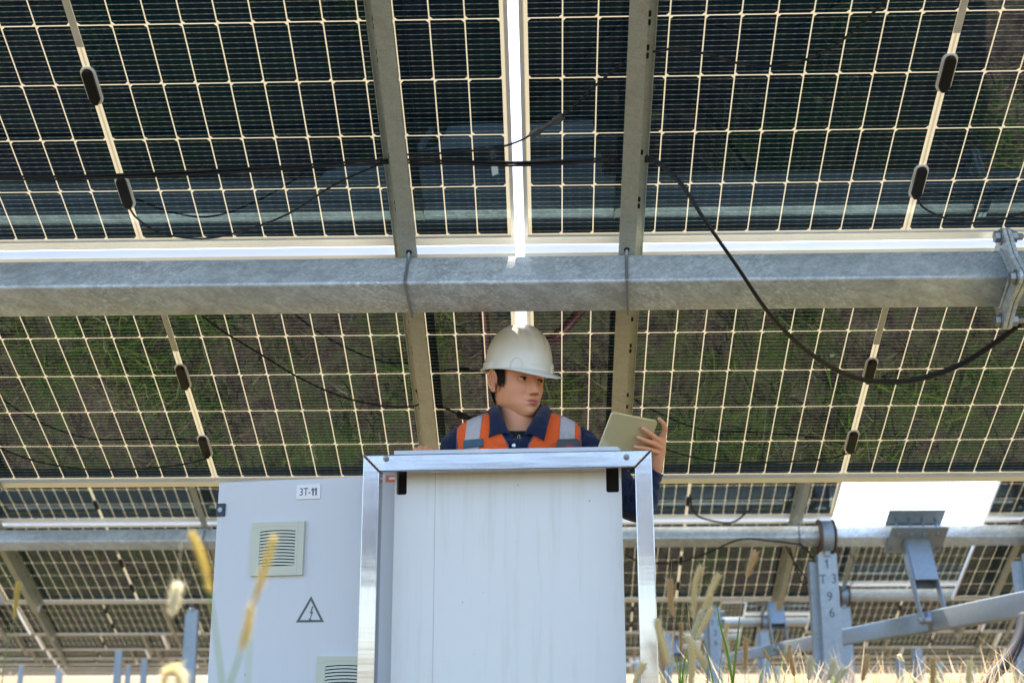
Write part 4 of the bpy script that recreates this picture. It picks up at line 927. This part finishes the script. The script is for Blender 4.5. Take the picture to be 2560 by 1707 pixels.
for sg in (-1, 1):   # ears
    ex = sg * .0745; E = lambda a, b, c: (ex + sg * c, .004 + a, b - .010)
    helix = [E(-.004, -.006, .006), E(-.010, .010, .010), E(-.006, .027, .015), E(.006, .034, .019), E(.016, .028, .019), E(.021, .013, .020), E(.019, -.006, .017), E(.012, -.021, .012), E(.004, -.030, .010), E(-.004, -.028, .007)]
    hb.tube(smooth_path(helix, 6), [.0036] * 55, 8, 0, True)
    pl_ = [E(-.004, -.028, .002)] + helix + [E(-.004, -.006, .002)]
    cc = Vector(E(.006, .002, .006)); vs = [cc] + [Vector(p) for p in smooth_path(helix, 6)]; n_ = len(vs) - 1
    mid = [cc.lerp(v, .55) + Vector((sg * -.001, 0, 0)) for v in vs[1:]]
    hb.add([cc] + mid + vs[1:], [(0, 1 + i, 2 + i) for i in range(n_ - 1)] + [(1 + i, 1 + n_ + i, 2 + n_ + i, 2 + i) for i in range(n_ - 1)], 0, True)
    hb.tube(smooth_path([E(-.003, .004, .010), E(.006, .020, .013), E(.014, .016, .015), E(.014, .000, .013), E(.006, -.012, .009), E(-.003, -.012, .008)], 5), .0026, 6, 0, True)
hb.v = [tuple(HM @ Vector(v)) for v in hb.v]

def remesh(mb, voxel, smooth_=2):
    me = mb.mesh('tmp', [M['skin']]); o = bpy.data.objects.new('tmp', me); col.objects.link(o)
    r = o.modifiers.new('r', 'REMESH'); r.mode = 'VOXEL'; r.voxel_size = voxel; r.use_smooth_shade = True
    s_ = o.modifiers.new('s', 'SMOOTH'); s_.iterations = smooth_; s_.factor = .5
    dg = bpy.context.evaluated_depsgraph_get(); m2 = bpy.data.meshes.new_from_object(o.evaluated_get(dg)); bpy.data.objects.remove(o)
    return [tuple(v.co) for v in m2.vertices], [tuple(p.vertices) for p in m2.polygons]
def caps(mb, pts, rs, n=14):
    P_ = [Vector(p) for p in pts]
    # rounded ends
    d0 = (P_[0] - P_[1]).normalized(); d1 = (P_[-1] - P_[-2]).normalized()
    P2 = [P_[0] + d0 * rs[0] * .95, P_[0] + d0 * rs[0] * .7] + P_ + [P_[-1] + d1 * rs[-1] * .7, P_[-1] + d1 * rs[-1] * .95]
    R2 = [rs[0] * .3, rs[0] * .75] + list(rs) + [rs[-1] * .75, rs[-1] * .3]
    return mb.tube(P2, R2, n)
# tablet plane, then the left hand (viewer's right) closed on it
A0, B0 = at(1531, 1029, 3.56), at(1647, 1052, 3.642)
ux = (B0 - A0).normalized(); dl_ = at(1487, 1123, 3.612) - A0
uy = (dl_ - ux * dl_.dot(ux)).normalized(); uz = ux.cross(uy)
if uz.y < 0: uz = -uz; 
def F(lst):      # photo points carried dy behind (+) or before (-) the back of the tablet
    o = []
    for x, y, dy in lst:
        d = ray(x, y); t = (A0 + uz * dy - CAM).dot(uz) / d.dot(uz); o.append(PI_ @ (CAM + d * t))
    return o
hand = MB()
caps(hand, F([(1648, 1047, -.002), (1659, 1058, -.004), (1663, 1072, -.002), (1656, 1094, .004)]), [.0063, .0073, .0080, .0092])
caps(hand, F([(1607, 1071, -.008), (1621, 1080, -.012), (1639, 1094, -.013), (1656, 1108, -.003)]), [.0064, .0075, .0082, .0096])
caps(hand, F([(1594, 1093, -.008), (1611, 1100, -.013), (1634, 1108, -.015), (1655, 1119, -.005)]), [.0063, .0073, .0080, .0094])
caps(hand, F([(1587, 1117, -.007), (1602, 1119, -.012), (1621, 1122, -.014), (1648, 1131, -.006)]), [.0055, .0063, .0070, .0085])
caps(hand, F([(1656, 1094, .005), (1652, 1125, .004), (1642, 1160, .000), (1635, 1185, .002)]), [.0115, .0155, .0180, .0200])
caps(hand, F([(1655, 1108, -.001), (1650, 1130, -.001), (1641, 1160, .000)]), [.0120, .0160, .0180])
caps(hand, F([(1650, 1122, -.003), (1646, 1140, -.004), (1639, 1165, .000)]), [.0115, .0150, .0175])
caps(hand, F([(1606, 1086, .0145), (1618, 1100, .017), (1634, 1122, .018), (1643, 1145, .010)]), [.0068, .0082, .0105, .0150])   # thumb behind the tablet
caps(hand, F([(1634, 1180, .002)]) + [pl(1618, 1215, YP + F([(1634, 1180, .002)])[0].y + .01)], [.0195, .0240])
hv, hf = remesh(hand, .0019, 3)
# right hand (viewer's left), fist on the cabinet roof, only the knuckles show
h2 = MB(); Y2 = 3.735
def F2(lst): return [pl(x, y, Y2 + dy) for x, y, dy in lst]
for i, (x, y) in enumerate([(1040, 1125), (1052, 1121), (1066, 1121), (1079, 1126)]):
    caps(h2, F2([(x, y, .03), (x - 1, y - .5, .0), (x + 1, y + 12, -.018), (x + 2, y + 20, -.008)]), [.0095, .0093, .0085, .0075])
caps(h2, F2([(1046, 1133, .03), (1050, 1140, .07), (1058, 1160, .10)]), [.017, .020, .022])
caps(h2, F2([(1070, 1134, .03), (1068, 1142, .07), (1062, 1160, .10)]), [.017, .020, .022])
caps(h2, F2([(1088, 1142, .03), (1080, 1145, .0), (1066, 1147, -.015)]), [.0105, .0095, .0085])
h2v, h2f = remesh(h2, .0022, 2)
EL = pl(1590, 1268, YP + F([(1634, 1180, .002)])[0].y + .02); SH_L = Vector((.178, .012, 1.357)); SH_R = Vector((-.176, .012, 1.357)); WR_R = pl(1062, 1165, Y2 + .11); EL_R = Vector((-.33, .06, 1.06))
core = MB()
NK = [(1.30, .15, .09), (1.37, .10, .080), (1.40, .068, .072), (1.43, .061, .064), (1.46, .058, .061), (1.50, .057, .059), (1.54, .053, .056)]
nc = Vector((HC.x * .55, 0, 0))
for z0_, a0_, b0_ in [(0, 0, 0)]: pass
def ell(z, a, b, cx_=0, cy_=0, n=32): return [(cx_ + a * math.sin(2 * math.pi * i / n), cy_ - b * math.cos(2 * math.pi * i / n), z) for i in range(n)]
core.loft([ell(z, a, b, HC.x * max(0, (z - 1.40)) / .14 * .6, .008) for z, a, b in NK], 0, True, True, True, True)
core.loft([ell(z, a, b) for z, a, b in ((.86, .14, .09), (1.0, .13, .085), (1.15, .15, .095), (1.30, .165, .09), (1.36, .12, .075))], 0, True, True, True, True)
caps(core, [SH_L, EL, F([(1634, 1185, .002)])[0]], [.042, .028, .019]); caps(core, [SH_R, EL_R, WR_R], [.042, .036, .024])
for sg in (-1, 1): caps(core, [(sg * .085, 0, .90), (sg * .10, .01, .48), (sg * .11, .02, .10)], [.08, .055, .038]); caps(core, [(sg * .11, .04, .06), (sg * .115, -.12, .04)], [.04, .035])
cv, cf_ = remesh(core, .007, 3)
body = MB(); body.v = list(hb.v); body.f = list(hb.f); body.m = list(hb.m); body.sm = list(hb.sm)
for v, f in ((hv, hf), (h2v, h2f), (cv, cf_)): body.add(v, f, 0, True)
bo = body.build('body', M['skin'], man)
for nm, arr in (('lip', lip), ('dark', dark)):
    at_ = bo.data.attributes.new(nm, 'FLOAT', 'POINT'); vals = np.zeros(len(bo.data.vertices), np.float32); vals[:len(arr)] = arr; at_.data.foreach_set('value', vals)
# fingernails
nm_ = mat_simple('fingernail', (.62, .40, .34), .25)
for (x, y, dy), (x2, y2, dy2) in (((1648, 1047, -.002), (1659, 1058, -.004)), ((1607, 1071, -.008), (1621, 1080, -.012)), ((1594, 1093, -.008), (1611, 1100, -.013)), ((1587, 1117, -.007), (1602, 1119, -.012))):
    a, b_ = F([(x, y, dy)])[0], F([(x2, y2, dy2)])[0]; ax = (b_ - a).normalized(); up_ = Vector((.15, -1, .25)); up_ = (up_ - ax * up_.dot(ax)).normalized(); sd_ = ax.cross(up_)
    vs = []
    for i in range(5):
        for j in range(5):
            s_, t = i / 2 - 1, j / 4; vs.append(a + ax * (-.0035 + .0088 * t) + (up_ * math.cos(s_ * .8) + sd_ * math.sin(s_ * .8)) * (.0066 - .0002 * abs(s_) - .0012 * (1 - t) ** 2))
    MB().add(vs, [(i * 5 + j, i * 5 + j + 1, (i + 1) * 5 + j + 1, (i + 1) * 5 + j) for i in range(4) for j in range(4)], 0, True).build('fingernail', nm_, man, fix=False)
# eyes
ew = mat_simple('eye_white', (.50, .45, .40), .15); ir = mat_simple('dark_iris', (.012, .006, .004), .08); lash = M['hair']
gz = Vector((.40, -.90, -.10)).normalized()
for c in EC:
    q = MB(); v, f = sph_patch(c, .0131, -60, 60, -85, 85, 24, 36); q.add([HM @ p for p in v], f, 0, True)
    e_ = q.build('eye', [ew, ir], man)
    for p in e_.data.polygons:
        cc = HM.inverted() @ p.center - Vector(c)
        if cc.normalized().dot(gz) > .80: p.material_index = 1
    la = [HM @ (Vector(c) + Vector((math.cos(R_(16)) * math.sin(lo), -math.cos(R_(16)) * math.cos(lo), math.sin(R_(16)) * (1 - .5 * (lo / 1.3) ** 2))) * .0146) for lo in np.linspace(-1.15, 1.15, 13)]
    MB().tube(la, [.0004] + [.0017] * 11 + [.0004], 6).build('eyelashes', lash, man)
    br = [HM @ Vector((c[0] + s_ * .017, -.0905 + .006 * abs(s_) + (.012 * s_ * (1 if c[0] > 0 else -1) if s_ * c[0] > 0 else 0), .0195 + .002 * (1 - s_ * s_))) for s_ in np.linspace(-1, 1, 9)]
    MB().tube(br, [.0008, .002, .0026, .0028, .0028, .0026, .0022, .0016, .0006], 6).build('eyebrow', M['hair'], man)
# hair: a shell round the back, over the ears and down the sideburns
hr = MB(); NH = 150; NZh = 90; grid = {}
rd = random.Random(3)
for j in range(NZh + 1):
    z = -.085 + .19 * j / NZh
    for i in range(NH):
        az = -math.pi + 2 * math.pi * i / NH; x, y = head_pt(z, az); r_ = math.hypot(x, y) or 1; off = .0055 + .002 * math.sin(i * 2.3) * math.sin(i * .7 + j * .05); grid[i, j] = (x * (1 + off / r_), y * (1 + off / r_), z)
def hair_ok(i, j):
    az = abs(math.degrees(-math.pi + 2 * math.pi * (i + .5) / NH)); z = -.085 + .19 * (j + .5) / NZh; jg = .006 * math.sin(i * 1.9) + .004 * math.sin(i * 4.1)
    if z > .052: return True
    if az > 112: return z > -.072 + jg
    if az > 96: return z > -.045 + jg * 1.5 or False
    if az > 70: return z > (-.036 + (.0034 * max(0, 84 - az)) + jg * .6) if az < 87 else z > .012 + jg
    return z > .045
idx = {k: n for n, k in enumerate(grid)}; hr.add([HM @ Vector(v) for v in grid.values()], [(idx[i, j], idx[(i + 1) % NH, j], idx[(i + 1) % NH, j + 1], idx[i, j + 1]) for j in range(NZh) for i in range(NH) if hair_ok(i, j)], 0, True)
# loose strands along the sideburn and temple
for n in range(150):
    az = R_(rd.choice([-1, 1]) * rd.uniform(70, 88)); z = rd.uniform(-.004, .04); L = rd.uniform(.014, .034); p_ = []
    for t in (0, .35, .7, 1):
        zz = z - L * t; x, y = head_pt(max(-.06, zz), az + .10 * t * rd.uniform(-.6, 1)); r_ = math.hypot(x, y); p_.append(HM @ Vector((x * (1 + .0065 / r_), y * (1 + .0065 / r_), zz)))
    hr.tube(p_, [.0010, .0009, .0007, .0002], 4, 0, False)
ho = hr.build('hair', M['hair'], man, fix=False)

# hard hat
M['hat'] = mat_simple('white_hat_plastic', (.74, .74, .68), .22, 0, .5, var=.03)
HT = HM @ Matrix.Translation((0, .004, .030)) @ Matrix.Rotation(R_(2), 4, 'X')
def hat_pt(t, az, off=0):           # t: 0 brim .. 1 crown
    a, f, b = .1015, .120, .114; H_ = .148; n = 2.35; k = max(0, 1 - t ** n) ** (1 / n)
    s_, c_ = math.sin(az), math.cos(az); x = a * s_ * k; y = -(f if c_ > 0 else b) * c_ * k; z = H_ * t
    adz = abs(math.degrees(az)); d = off
    up_ = max(0, min(1, (t - .30) / .35)); ax_ = abs(x)
    d += up_ * (.0042 * (1 / (1 + sexp((ax_ - .019) / .0016))) + .0022 * sexp(-((ax_ - .040) / .0045) ** 2) + .0014 * sexp(-((ax_ - .058) / .003) ** 2))
    if t < .22:
        e2 = ((adz - 42) / 9.5) ** 2 + (max(0, t - .02) / .19) ** 2
        d += .0042 / (1 + sexp((e2 - 1) * 14))
        d += .0040 / (1 + sexp(-(adz - 88) / 1.2)) / (1 + sexp((t - .135) / .006))
        d += .0030 / (1 + sexp((adz - 22) / 2)) / (1 + sexp((t - .10) / .02))
    nx, ny, nz = x / a ** 2, y / f ** 2, z / H_ ** 2 + 1e-6; L = math.sqrt(nx * nx + ny * ny + nz * nz) or 1
    return Vector((x + d * nx / L, y + d * ny / L, z + d * nz / L))
NAz = 240; rg = []
brim = lambda az: .0075 + .036 * max(0, math.cos(az)) ** 1.7
def bz(az, e): return -.0015 - .42 * e * max(0, math.cos(az)) ** 2 - .05 * e
azs = [-math.pi + 2 * math.pi * i / NAz for i in range(NAz)]
for off, ts in ((0, list(1 - (np.linspace(0.002, 1, 70)) ** 1.0)),):
    for t in ts: rg.append([hat_pt(max(0, t), az) for az in azs])
def edge_r(fr_, dz):
    o_ = []
    for az in azs:
        p = hat_pt(0, az); e = brim(az); dirv = Vector((p.x, p.y, 0)).normalized(); q = p + dirv * e * fr_; q.z = bz(az, e * fr_ ** 1.5) + dz; o_.append(q)
    return o_
for f_, dz in ((.12, 0), (.35, 0), (.7, 0), (.95, .0), (1.0, -.0012), (.97, -.0032), (.6, -.0032), (.2, -.0032)): rg.append(edge_r(f_, dz))
for t in (0, .1, .3, .6, .85): rg.append([hat_pt(t, az, -.0035) * 1 for az in azs])
q = MB(); q.loft([[HT @ p for p in r] for r in rg], 0, True, True, True, False)
hat = q.build('hard_hat', M['hat'], man)
for sg in (-1, 1):   # chin-strap lug
    c = HT @ Vector((sg * .094, .048, -.006)); MB().tube([c + Vector((.006 * math.cos(a), 0, .006 * math.sin(a) - .002)) for a in np.linspace(0, 6.283, 13)], .0015, 6).build('strap_lug', M['hat'], hat)

# shirt: torso and sleeves
TR = [(.90, .165, .115, .115), (1.02, .158, .110, .108), (1.15, .175, .118, .112), (1.26, .188, .122, .118), (1.33, .196, .115, .115), (1.365, .196, .104, .108), (1.392, .188, .092, .100), (1.412, .168, .080, .090), (1.428, .135, .070, .080), (1.440, .100, .062, .070), (1.448, .078, .058, .062)]
def tp(z):
    for i in range(len(TR) - 1):
        if TR[i][0] <= z <= TR[i + 1][0]:
            t = (z - TR[i][0]) / (TR[i + 1][0] - TR[i][0]); return [TR[i][c] * (1 - t) + TR[i + 1][c] * t for c in (1, 2, 3)]
    return TR[-1][1:]
def torso(z, az, off=0):
    a, f, b = tp(z); n = 2.3; s_, c_ = math.sin(az), math.cos(az); wr = .0022 * math.sin(z * 60 + az * 5) * math.sin(az * 3 + z * 13)
    x = (a + off + wr) * math.copysign(abs(s_) ** (2 / n), s_); y = -((f if c_ > 0 else b) + off + wr) * math.copysign(abs(c_) ** (2 / n), c_)
    return Vector((x, y, z + off * .5 * max(0, (z - 1.36) / .08)))
def shell(name, mat, off, keep, parent, z0=.90, z1=1.447, nz=110, na=220, thick=.0015):
    zs_ = [z0 + (z1 - z0) * j / nz for j in range(nz + 1)]; vs = []; fs = []
    for z in zs_:
        for i in range(na): vs.append(torso(z, -math.pi + 2 * math.pi * i / na, off))
    for j in range(nz):
        for i in range(na):
            a_ = (j * na + i, j * na + (i + 1) % na, (j + 1) * na + (i + 1) % na, (j + 1) * na + i); c = sum((vs[k] for k in a_), Vector()) / 4
            if keep(c): fs.append(a_)
    q = MB(); q.add(vs, fs, 0, True); me = q.mesh(name, mat); bm = bmesh.new(); bm.from_mesh(me)
    bmesh.ops.delete(bm, geom=[v for v in bm.verts if not v.link_faces], context='VERTS'); bm.to_mesh(me); bm.free()
    o = bpy.data.objects.new(name, me); col.objects.link(o); o.parent = parent
    sm = o.modifiers.new('thick', 'SOLIDIFY'); sm.thickness = thick; sm.offset = 1; return o
def neckV(c): return c.y < 0 and c.z > 1.352 and abs(c.x) < .012 + (c.z - 1.352) * .75
sh = shell('shirt', M['navy'], .0, lambda c: not neckV(c), man)
def sleeve(pts, rs, seed, parent):
    P_ = smooth_path(pts, 14); n = len(P_); rr_ = [np.interp(i / (n - 1), np.linspace(0, 1, len(rs)), rs) for i in range(n)]
    q = MB(); vs = []; a = None; N = 36; rd = random.Random(seed); ph = [rd.random() * 6 for _ in range(6)]
    for i, p in enumerate(P_):
        t = (P_[min(i + 1, n - 1)] - P_[max(i - 1, 0)]).normalized(); a = (a or Vector((0, -1, .1))); a = (a - t * a.dot(t)).normalized(); b = t.cross(a); s_ = i / (n - 1)
        for k in range(N):
            an = 2 * math.pi * k / N; w_ = .0035 * math.sin(s_ * 38 + an * 2 + ph[0]) * math.sin(an + ph[1] + s_ * 9) + .002 * math.sin(s_ * 80 + an * 3 + ph[2])
            vs.append(p + (a * math.cos(an) + b * math.sin(an)) * (rr_[i] + w_))
    q.add(vs, [(i * N + k, i * N + (k + 1) % N, (i + 1) * N + (k + 1) % N, (i + 1) * N + k) for i in range(n - 1) for k in range(N)], 0, True)
    q.f.append(list(range(N))); q.m.append(0); q.sm.append(True)
    o = q.build('sleeve', M['navy'], parent); s2 = o.modifiers.new('t', 'SOLIDIFY'); s2.thickness = .002; return o
WL = F([(1635, 1175, .002)])[0]
sleeve([(.14, .01, 1.365), (.183, .008, 1.352), SH_L.lerp(EL, .45) + Vector((0, 0, .0)), EL + Vector((.0, .01, .01)), EL.lerp(WL, .5), WL], [.045, .054, .055, .052, .043, .028], 2, man)
sleeve([(-.14, .01, 1.365), (-.181, .008, 1.352), SH_R.lerp(EL_R, .5), EL_R, EL_R.lerp(WR_R, .5), WR_R], [.045, .054, .055, .052, .045, .034], 5, man)
# collar
T_ = [(-.026, -.112, 1.362), (-.040, -.100, 1.396), (-.058, -.058, 1.452), (-.064, -.005, 1.474), (-.046, .050, 1.484), (0, .070, 1.487), (.048, .050, 1.484), (.068, -.005, 1.474), (.067, -.050, 1.458), (.052, -.092, 1.425), (.018, -.114, 1.362)]
B_ = [(-.089, -.120, 1.350), (-.086, -.113, 1.382), (-.089, -.080, 1.428), (-.098, -.005, 1.452), (-.066, .074, 1.446), (0, .094, 1.442), (.066, .074, 1.446), (.102, -.005, 1.450), (.098, -.066, 1.434), (.090, -.110, 1.395), (.077, -.127, 1.338)]
tp_, bp_ = smooth_path(T_, 8), smooth_path(B_, 8); q = MB(); rows_ = []
for s_ in np.linspace(0, 1, 7): rows_.append([a.lerp(b_, s_) + Vector((0, -.004 * math.sin(s_ * math.pi), .007 * math.sin(s_ * math.pi))) for a, b_ in zip(tp_, bp_)])
q.loft(rows_, 0, False, True); co_ = q.build('collar', M['navy'], man, fix=False); sm = co_.modifiers.new('t', 'SOLIDIFY'); sm.thickness = .0022; sm.offset = 0
q = MB(); q.loft([[a for a in tp_], [a + Vector((a.x * .0, .004 if a.y < 0 else -.003, -.030)) for a in tp_]], 0, False, True); q.build('collar_stand', M['navy'], co_, fix=False)
q = MB(); st_ = [r[-1] + Vector((0, -.0015, .0035)) for r in []]
# undershirt and placket
q = MB(); rows_ = []
for z in np.linspace(1.300, 1.376, 12): rows_.append([torso(z, az, -.003) for az in np.linspace(-.55, .55, 15)])
q.loft(rows_, 0, False, True); q.build('undershirt', M['undershirt'], man, fix=False)
q = MB(); rows_ = []
for z in np.linspace(1.05, 1.348, 20): rows_.append([Vector((x, torso(z, math.asin(max(-1, min(1, x / tp(z)[0]))), .004).y - .0002, z)) for x in np.linspace(-.034, .012, 9)])
q.loft(rows_, 0, False, True); plk = q.build('placket', M['navy'], man, fix=False); sm = plk.modifiers.new('t', 'SOLIDIFY'); sm.thickness = .0018
bp0 = pl(1284.5, 1113, YP - .124); MB().tube([bp0 + Vector((0, .004, 0)), bp0, bp0 + Vector((0, -.002, 0))], [.0072, .0072, .0045], 18).build('snap_button', mat_simple('snap_metal', (.6, .6, .58), .25, .9), plk)
zp = pl(1297, 1092, YP - .112); MB().tube([zp + Vector((x, 0, z)) for x, z in ((-.003, .006), (.003, .006), (.003, -.006), (-.003, -.006), (-.003, .006))], .0009, 6).build('zip_pull', mat_simple('zip_metal', (.55, .55, .52), .3, .9), plk)

# vest
def opening(z): return .030 + max(0, z - 1.326) * .55 + max(0, 1.30 - z) * .02
def vest_keep(c):
    if c.y < 0 and abs(c.x) < opening(c.z): return False
    if c.z > 1.444: return False
    if c.z > 1.20 and abs(c.x) > .1885 - max(0, c.z - 1.385) * .15: return False
    return True
vest = shell('vest', M['orange'], .0075, vest_keep, man, z0=1.0, nz=120, na=300)
def strip_x(side, c):
    if side < 0: lo, hi = -.158 - (1.41 - c.z) * .08, -.112 - (1.41 - c.z) * .08
    else: lo, hi = .127 - (1.41 - c.z) * .06, .172 - (1.41 - c.z) * .06
    return lo < c.x < hi and vest_keep(c)
for sd_ in (-1, 1): shell('reflective_strip', M['reflect'], .0095, lambda c, s_=sd_: strip_x(s_, c), vest, z0=1.0, nz=120, na=700, thick=.0008)
shell('reflective_strip', M['reflect'], .0095, lambda c: 1.08 < c.z < 1.13 and vest_keep(c), vest, z0=1.05, z1=1.2, nz=30, na=200, thick=.0008)
for sg in (-1, 1):
    for kind in ('open', 'arm'):
        p_ = []
        for z in np.linspace(1.10, 1.43 if kind == 'open' else 1.402, 40):
            x = opening(z) if kind == 'open' else .1885 - max(0, z - 1.385) * .15; a, f, b = tp(z); x = min(x, a + .006)
            y = -(f + .0085) * (max(0, 1 - (x / (a + .0085)) ** 2.3)) ** (1 / 2.3); p_.append(Vector((sg * x, y, z + .0035 * max(0, (z - 1.36) / .08))))
        MB().tube(p_, .0042, 8, flat=.5).build('piping', M['piping'], vest)
# webbing tab on the strip
q = MB(); rows_ = []
zt0, zt1 = pl(1180, 1117, YP - .11).z, pl(1180, 1096, YP - .11).z; xa, xb = pl(1157, 1106, YP - .11).x, pl(1208, 1106, YP - .11).x
for z in np.linspace(zt0, zt1, 5):
    r = []
    for x in np.linspace(xa, xb, 14):
        a, f, b = tp(z); r.append(Vector((x, -(f + .0135) * (max(0, 1 - abs(x / (a + .0135)) ** 2.3)) ** (1 / 2.3), z)))
    rows_.append(r)
q.loft(rows_, 0, False, True); wt = q.build('webbing_tab', M['strap'], vest, fix=False); sm = wt.modifiers.new('t', 'SOLIDIFY'); sm.thickness = .002
# trousers and boots
for sg in (-1, 1):
    o = sleeve([(sg * .07, .0, .97), (sg * .085, .0, .88), (sg * .10, .005, .62), (sg * .105, .012, .42), (sg * .11, .02, .12)], [.10, .105, .085, .072, .066], 9 + sg, man); o.name = 'trouser_leg'
    b = MB(); caps(b, [(sg * .11, .06, .06), (sg * .112, -.02, .06), (sg * .118, -.13, .045)], [.050, .052, .040], 18); b.tube([(sg * .11, .03, .05), (sg * .11, .03, .16)], .055, 18); b.build('boot', mat_simple('dark_boot', (.03, .022, .018), .6), man)

# tablet
def tri(px, py, Y): return at(px, py, Y)
TWd = (B0 - A0).length; THt = .150
TMx = Matrix(((ux.x, uy.x, uz.x, A0.x), (ux.y, uy.y, uz.y, A0.y), (ux.z, uy.z, uz.z, A0.z), (0, 0, 0, 1)))
tab = empty('tablet', TMx, 'silver-gold tablet seen from behind, held up in the worker\'s hand', 'tablet')
def rr2(x0, x1, y0, y1, r, n=5):
    p = []
    for cx_, cy_, a0 in ((x1 - r, y1 - r, 0), (x0 + r, y1 - r, 90), (x0 + r, y0 + r, 180), (x1 - r, y0 + r, 270)):
        for i in range(n + 1): a = R_(a0 + 90 * i / n); p.append((cx_ + r * math.cos(a), cy_ + r * math.sin(a)))
    return p
MB().prism(rr2(0, TWd, 0, THt, .010), .0003, .0072).build('back_shell', mat_simple('silver_tablet_metal', (.70, .66, .44), .30, .55, var=.02), tab, bevel=.0028)
MB().prism(rr2(.002, TWd - .002, .002, THt - .002, .009), .0074, .0078).build('screen', M['black'], tab)
# tape measure clipped to the vest
ct = at(1420, 1117, YP - .135); tm = empty('tape_measure', ct, 'black tape measure with a red label clipped to the right side of the vest', 'tape measure')
o_ = rr2(-.034, .034, -.030, .022, .010)
MB().prism(o_, -.016, .016, 0, XZm).build('case', M['conn'], tm, bevel=.004)
MB().prism([(-.012, -.026), (.020, -.026), (.018, .0), (-.006, .004)], -.0175, -.0163, 0, XZm).build('red_label', M['red'], tm)
MB().box(.033, .037, -.008, .008, -.02, .012).build('blade_hook', M['red'], tm)
# red hoses lying behind the cabinet (seen only in the glass)
for i, pts in enumerate(([(-.30, 3.82, .0), (-.34, 3.98, .25), (-.33, 4.15, .32), (-.30, 4.35, .04), (-.28, 4.7, .02)], [(.30, 3.80, .02), (.22, 4.2, .26), (.02, 4.45, .30), (-.1, 4.5, .02)])):
    tag(MB().tube(smooth_path(pts, 10), .022, 10).build('red_hose', M['dkred']), ('red hose rising behind the cabinet, mirrored in the glass left of the hard hat', 'red hose coiled behind the cabinet, mirrored in the glass right of the hard hat')[i], 'hose', 'red hoses behind the cabinet')
